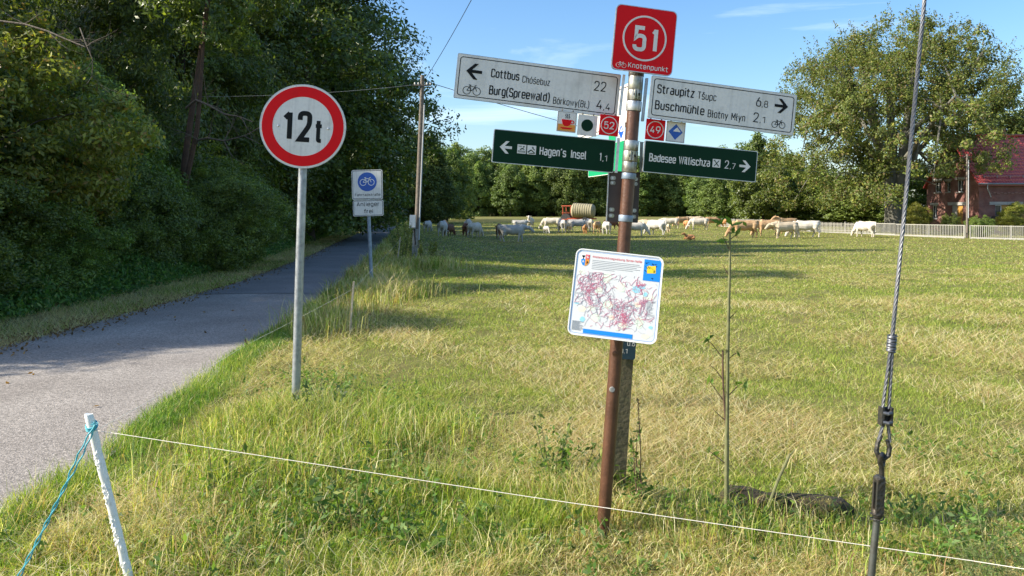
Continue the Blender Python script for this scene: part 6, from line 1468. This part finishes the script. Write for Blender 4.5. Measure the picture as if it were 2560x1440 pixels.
# verge on the left of the road: short grass by the asphalt, tall weeds at the foot of the shrubs
n = 120000; Yv = 5.5 * (70 / 5.5) ** rg.uniform(0, 1, n); fv = rg.uniform(-.02, 1, n) ** 1.0 * (1.9 + .5 * vnoise(Yv, Yv * 0, 3)); Xv = road_l(Yv) - .02 - fv
dv = np.clip(.84 + .8 * (vnoise(Xv, Yv, 1.3, 4) - .5), 0, 1); isd = rg.uniform(0, 1, n) < dv; Lv = rg.uniform(.04, .12, n) * (1 + 2.0 * np.clip(fv - 1.1, 0, 1)) * np.where(isd, 1.3, 1)
me = blade_mesh('verge_grass', Xv, Yv, Lv, np.maximum(.004, Yv * .0008), np.where(isd, rg.uniform(.6, 1.5, n), rg.uniform(.1, .8, n)), np.where(isd[:, None], pick_colors(n, [(.62, .50, .25, 2), (.46, .31, .16, 1.5), (.68, .60, .34, 1)], rg), pick_colors(n, GREEN, rg)), rg, False)
tag(link('verge_grass', me, M['grass']), kind='stuff')
# understorey weeds along the wood
n = 85000; Yu = 7.5 * (60 / 7.5) ** rg.uniform(0, 1, n); fu = 1.2 + rg.gamma(2.0, .42, n); Xu = road_l(Yu) - fu; hu = np.clip((fu - 1.05) * 1.0, .12, 1.6) * (.4 + 1.1 * vnoise(Xu, Yu, .8, 6))
C = np.stack([Xu, Yu, rg.uniform(.03, 1, n) * hu], 1); v, qd = leaves(C, rg.normal(0, .5, (n, 3)) + np.array([.3, -.2, .8]), .085, rg, .4, .3)
tag(link('undergrowth', big_mesh('undergrowth', v, qd, None, pick_colors(n, [(.10, .19, .04, 3), (.15, .25, .05, 2), (.26, .30, .08, .9), (.07, .13, .035, 2)], rg)), M['weed']), kind='stuff')
# leaf litter along the asphalt edge
n = 6000; Yl = 4.5 * (45 / 4.5) ** rg.uniform(0, 1, n); Xl = road_l(Yl) - rg.normal(.16, .26, n); k_ = rg.uniform(0, 1, n) < .012; Xl = np.where(k_, road_l(Yl) + rg.uniform(0, 1, n) * 2.6, Xl); Zl = np.where(Xl > road_l(Yl), .032, .012)
C = np.stack([Xl, Yl, Zl + .006], 1); N_ = rg.normal(0, .35, (n, 3)) + np.array([0, 0, 1]); v, qd = leaves(C, N_, .05, rg, .5, 0, .3)
tag(link('leaf_litter', big_mesh('leaf_litter', v, qd, None, pick_colors(n, [(.20, .10, .045, 2), (.30, .18, .08, 1.5), (.12, .07, .04, 1)], rg)), M['weed']), kind='stuff')
# broad-leaved herbs scattered through the unmown patches
def ground_herbs(name, spots, rg):
    C = []; N = []; Sz = []
    for px_, py_, rad_, cnt, hh in spots:
        q = onground(px_, py_)
        for _ in range(cnt):
            x0, y0 = q.x + rg.normal(0, rad_), q.y + rg.normal(0, rad_); h0 = hh * rg.uniform(.3, 1); k_ = rg.integers(5, 14)
            for j in range(k_):
                a = rg.uniform(0, 6.28); z0 = h0 * (j + 1) / k_; r_ = rg.uniform(.008, .035); C.append([x0 + r_ * cos(a), y0 + r_ * sin(a), g(x0, y0) + z0]); N.append([-.6 * cos(a), -.6 * sin(a), 1.0])
    C = np.array(C); v, qd = leaves(C, np.array(N), .036, rg, .42, .25)
    tag(link(name, big_mesh(name, v, qd, None, pick_colors(len(C), [(.13, .22, .04, 3), (.19, .28, .055, 2), (.08, .14, .03, 2), (.28, .30, .10, .6)], rg)), M['weed']), kind='stuff')
ground_herbs('ground_herbs', [(640, 1200, .30, 130, .16), (820, 1240, .30, 160, .20), (900, 1320, .25, 90, .16), (700, 1340, .30, 110, .14), (520, 1330, .25, 70, .12), (1080, 1380, .22, 70, .12), (1420, 1180, .16, 40, .20), (1240, 1370, .2, 40, .10),
    (1620, 1290, .10, 34, .24), (1560, 1250, .06, 22, .16), (2420, 1380, .22, 110, .16), (2330, 1330, .2, 50, .12), (2480, 1150, .35, 60, .10), (1500, 1400, .2, 40, .10), (300, 1350, .2, 40, .10), (830, 1010, .3, 90, .22), (760, 960, .2, 40, .2), (1120, 1050, .3, 40, .12), (1820, 1310, .14, 30, .12), (2050, 1340, .2, 30, .10), (980, 1150, .3, 50, .14)], rg)
# trampled hay lying in loose swaths
def hay(n):
    Yh = 2.4 * (13 / 2.4) ** rg.uniform(0, 1, n); Xh = rg.uniform(-1, 1, n) * (.72 * Yh + .8); m1 = vnoise(Xh + .4 * Yh, Yh * .6, .8, 9); k_ = (rg.uniform(0, 1, n) < np.clip((m1 - .50) * 3.4 + .7 * ((Xh - road_r(Yh) < 1.2) & (Yh > 3.4)), 0, 1)) & (Xh > road_r(Yh) + .40); Xh, Yh = Xh[k_], Yh[k_]; m_ = len(Xh)
    me = blade_mesh('hay', Xh, Yh, rg.uniform(.08, .24, m_), np.maximum(rg.uniform(.0018, .0034, m_), Yh * .0005), rg.uniform(1.25, 1.62, m_), pick_colors(m_, [(.66, .56, .32, 3), (.52, .40, .20, 2), (.40, .25, .12, 1.4), (.74, .68, .46, 1)], rg), rg, True, rg.uniform(.015, .05, m_), .5)
    tag(link('hay', me, M['grass']), kind='stuff')
hay(120000)
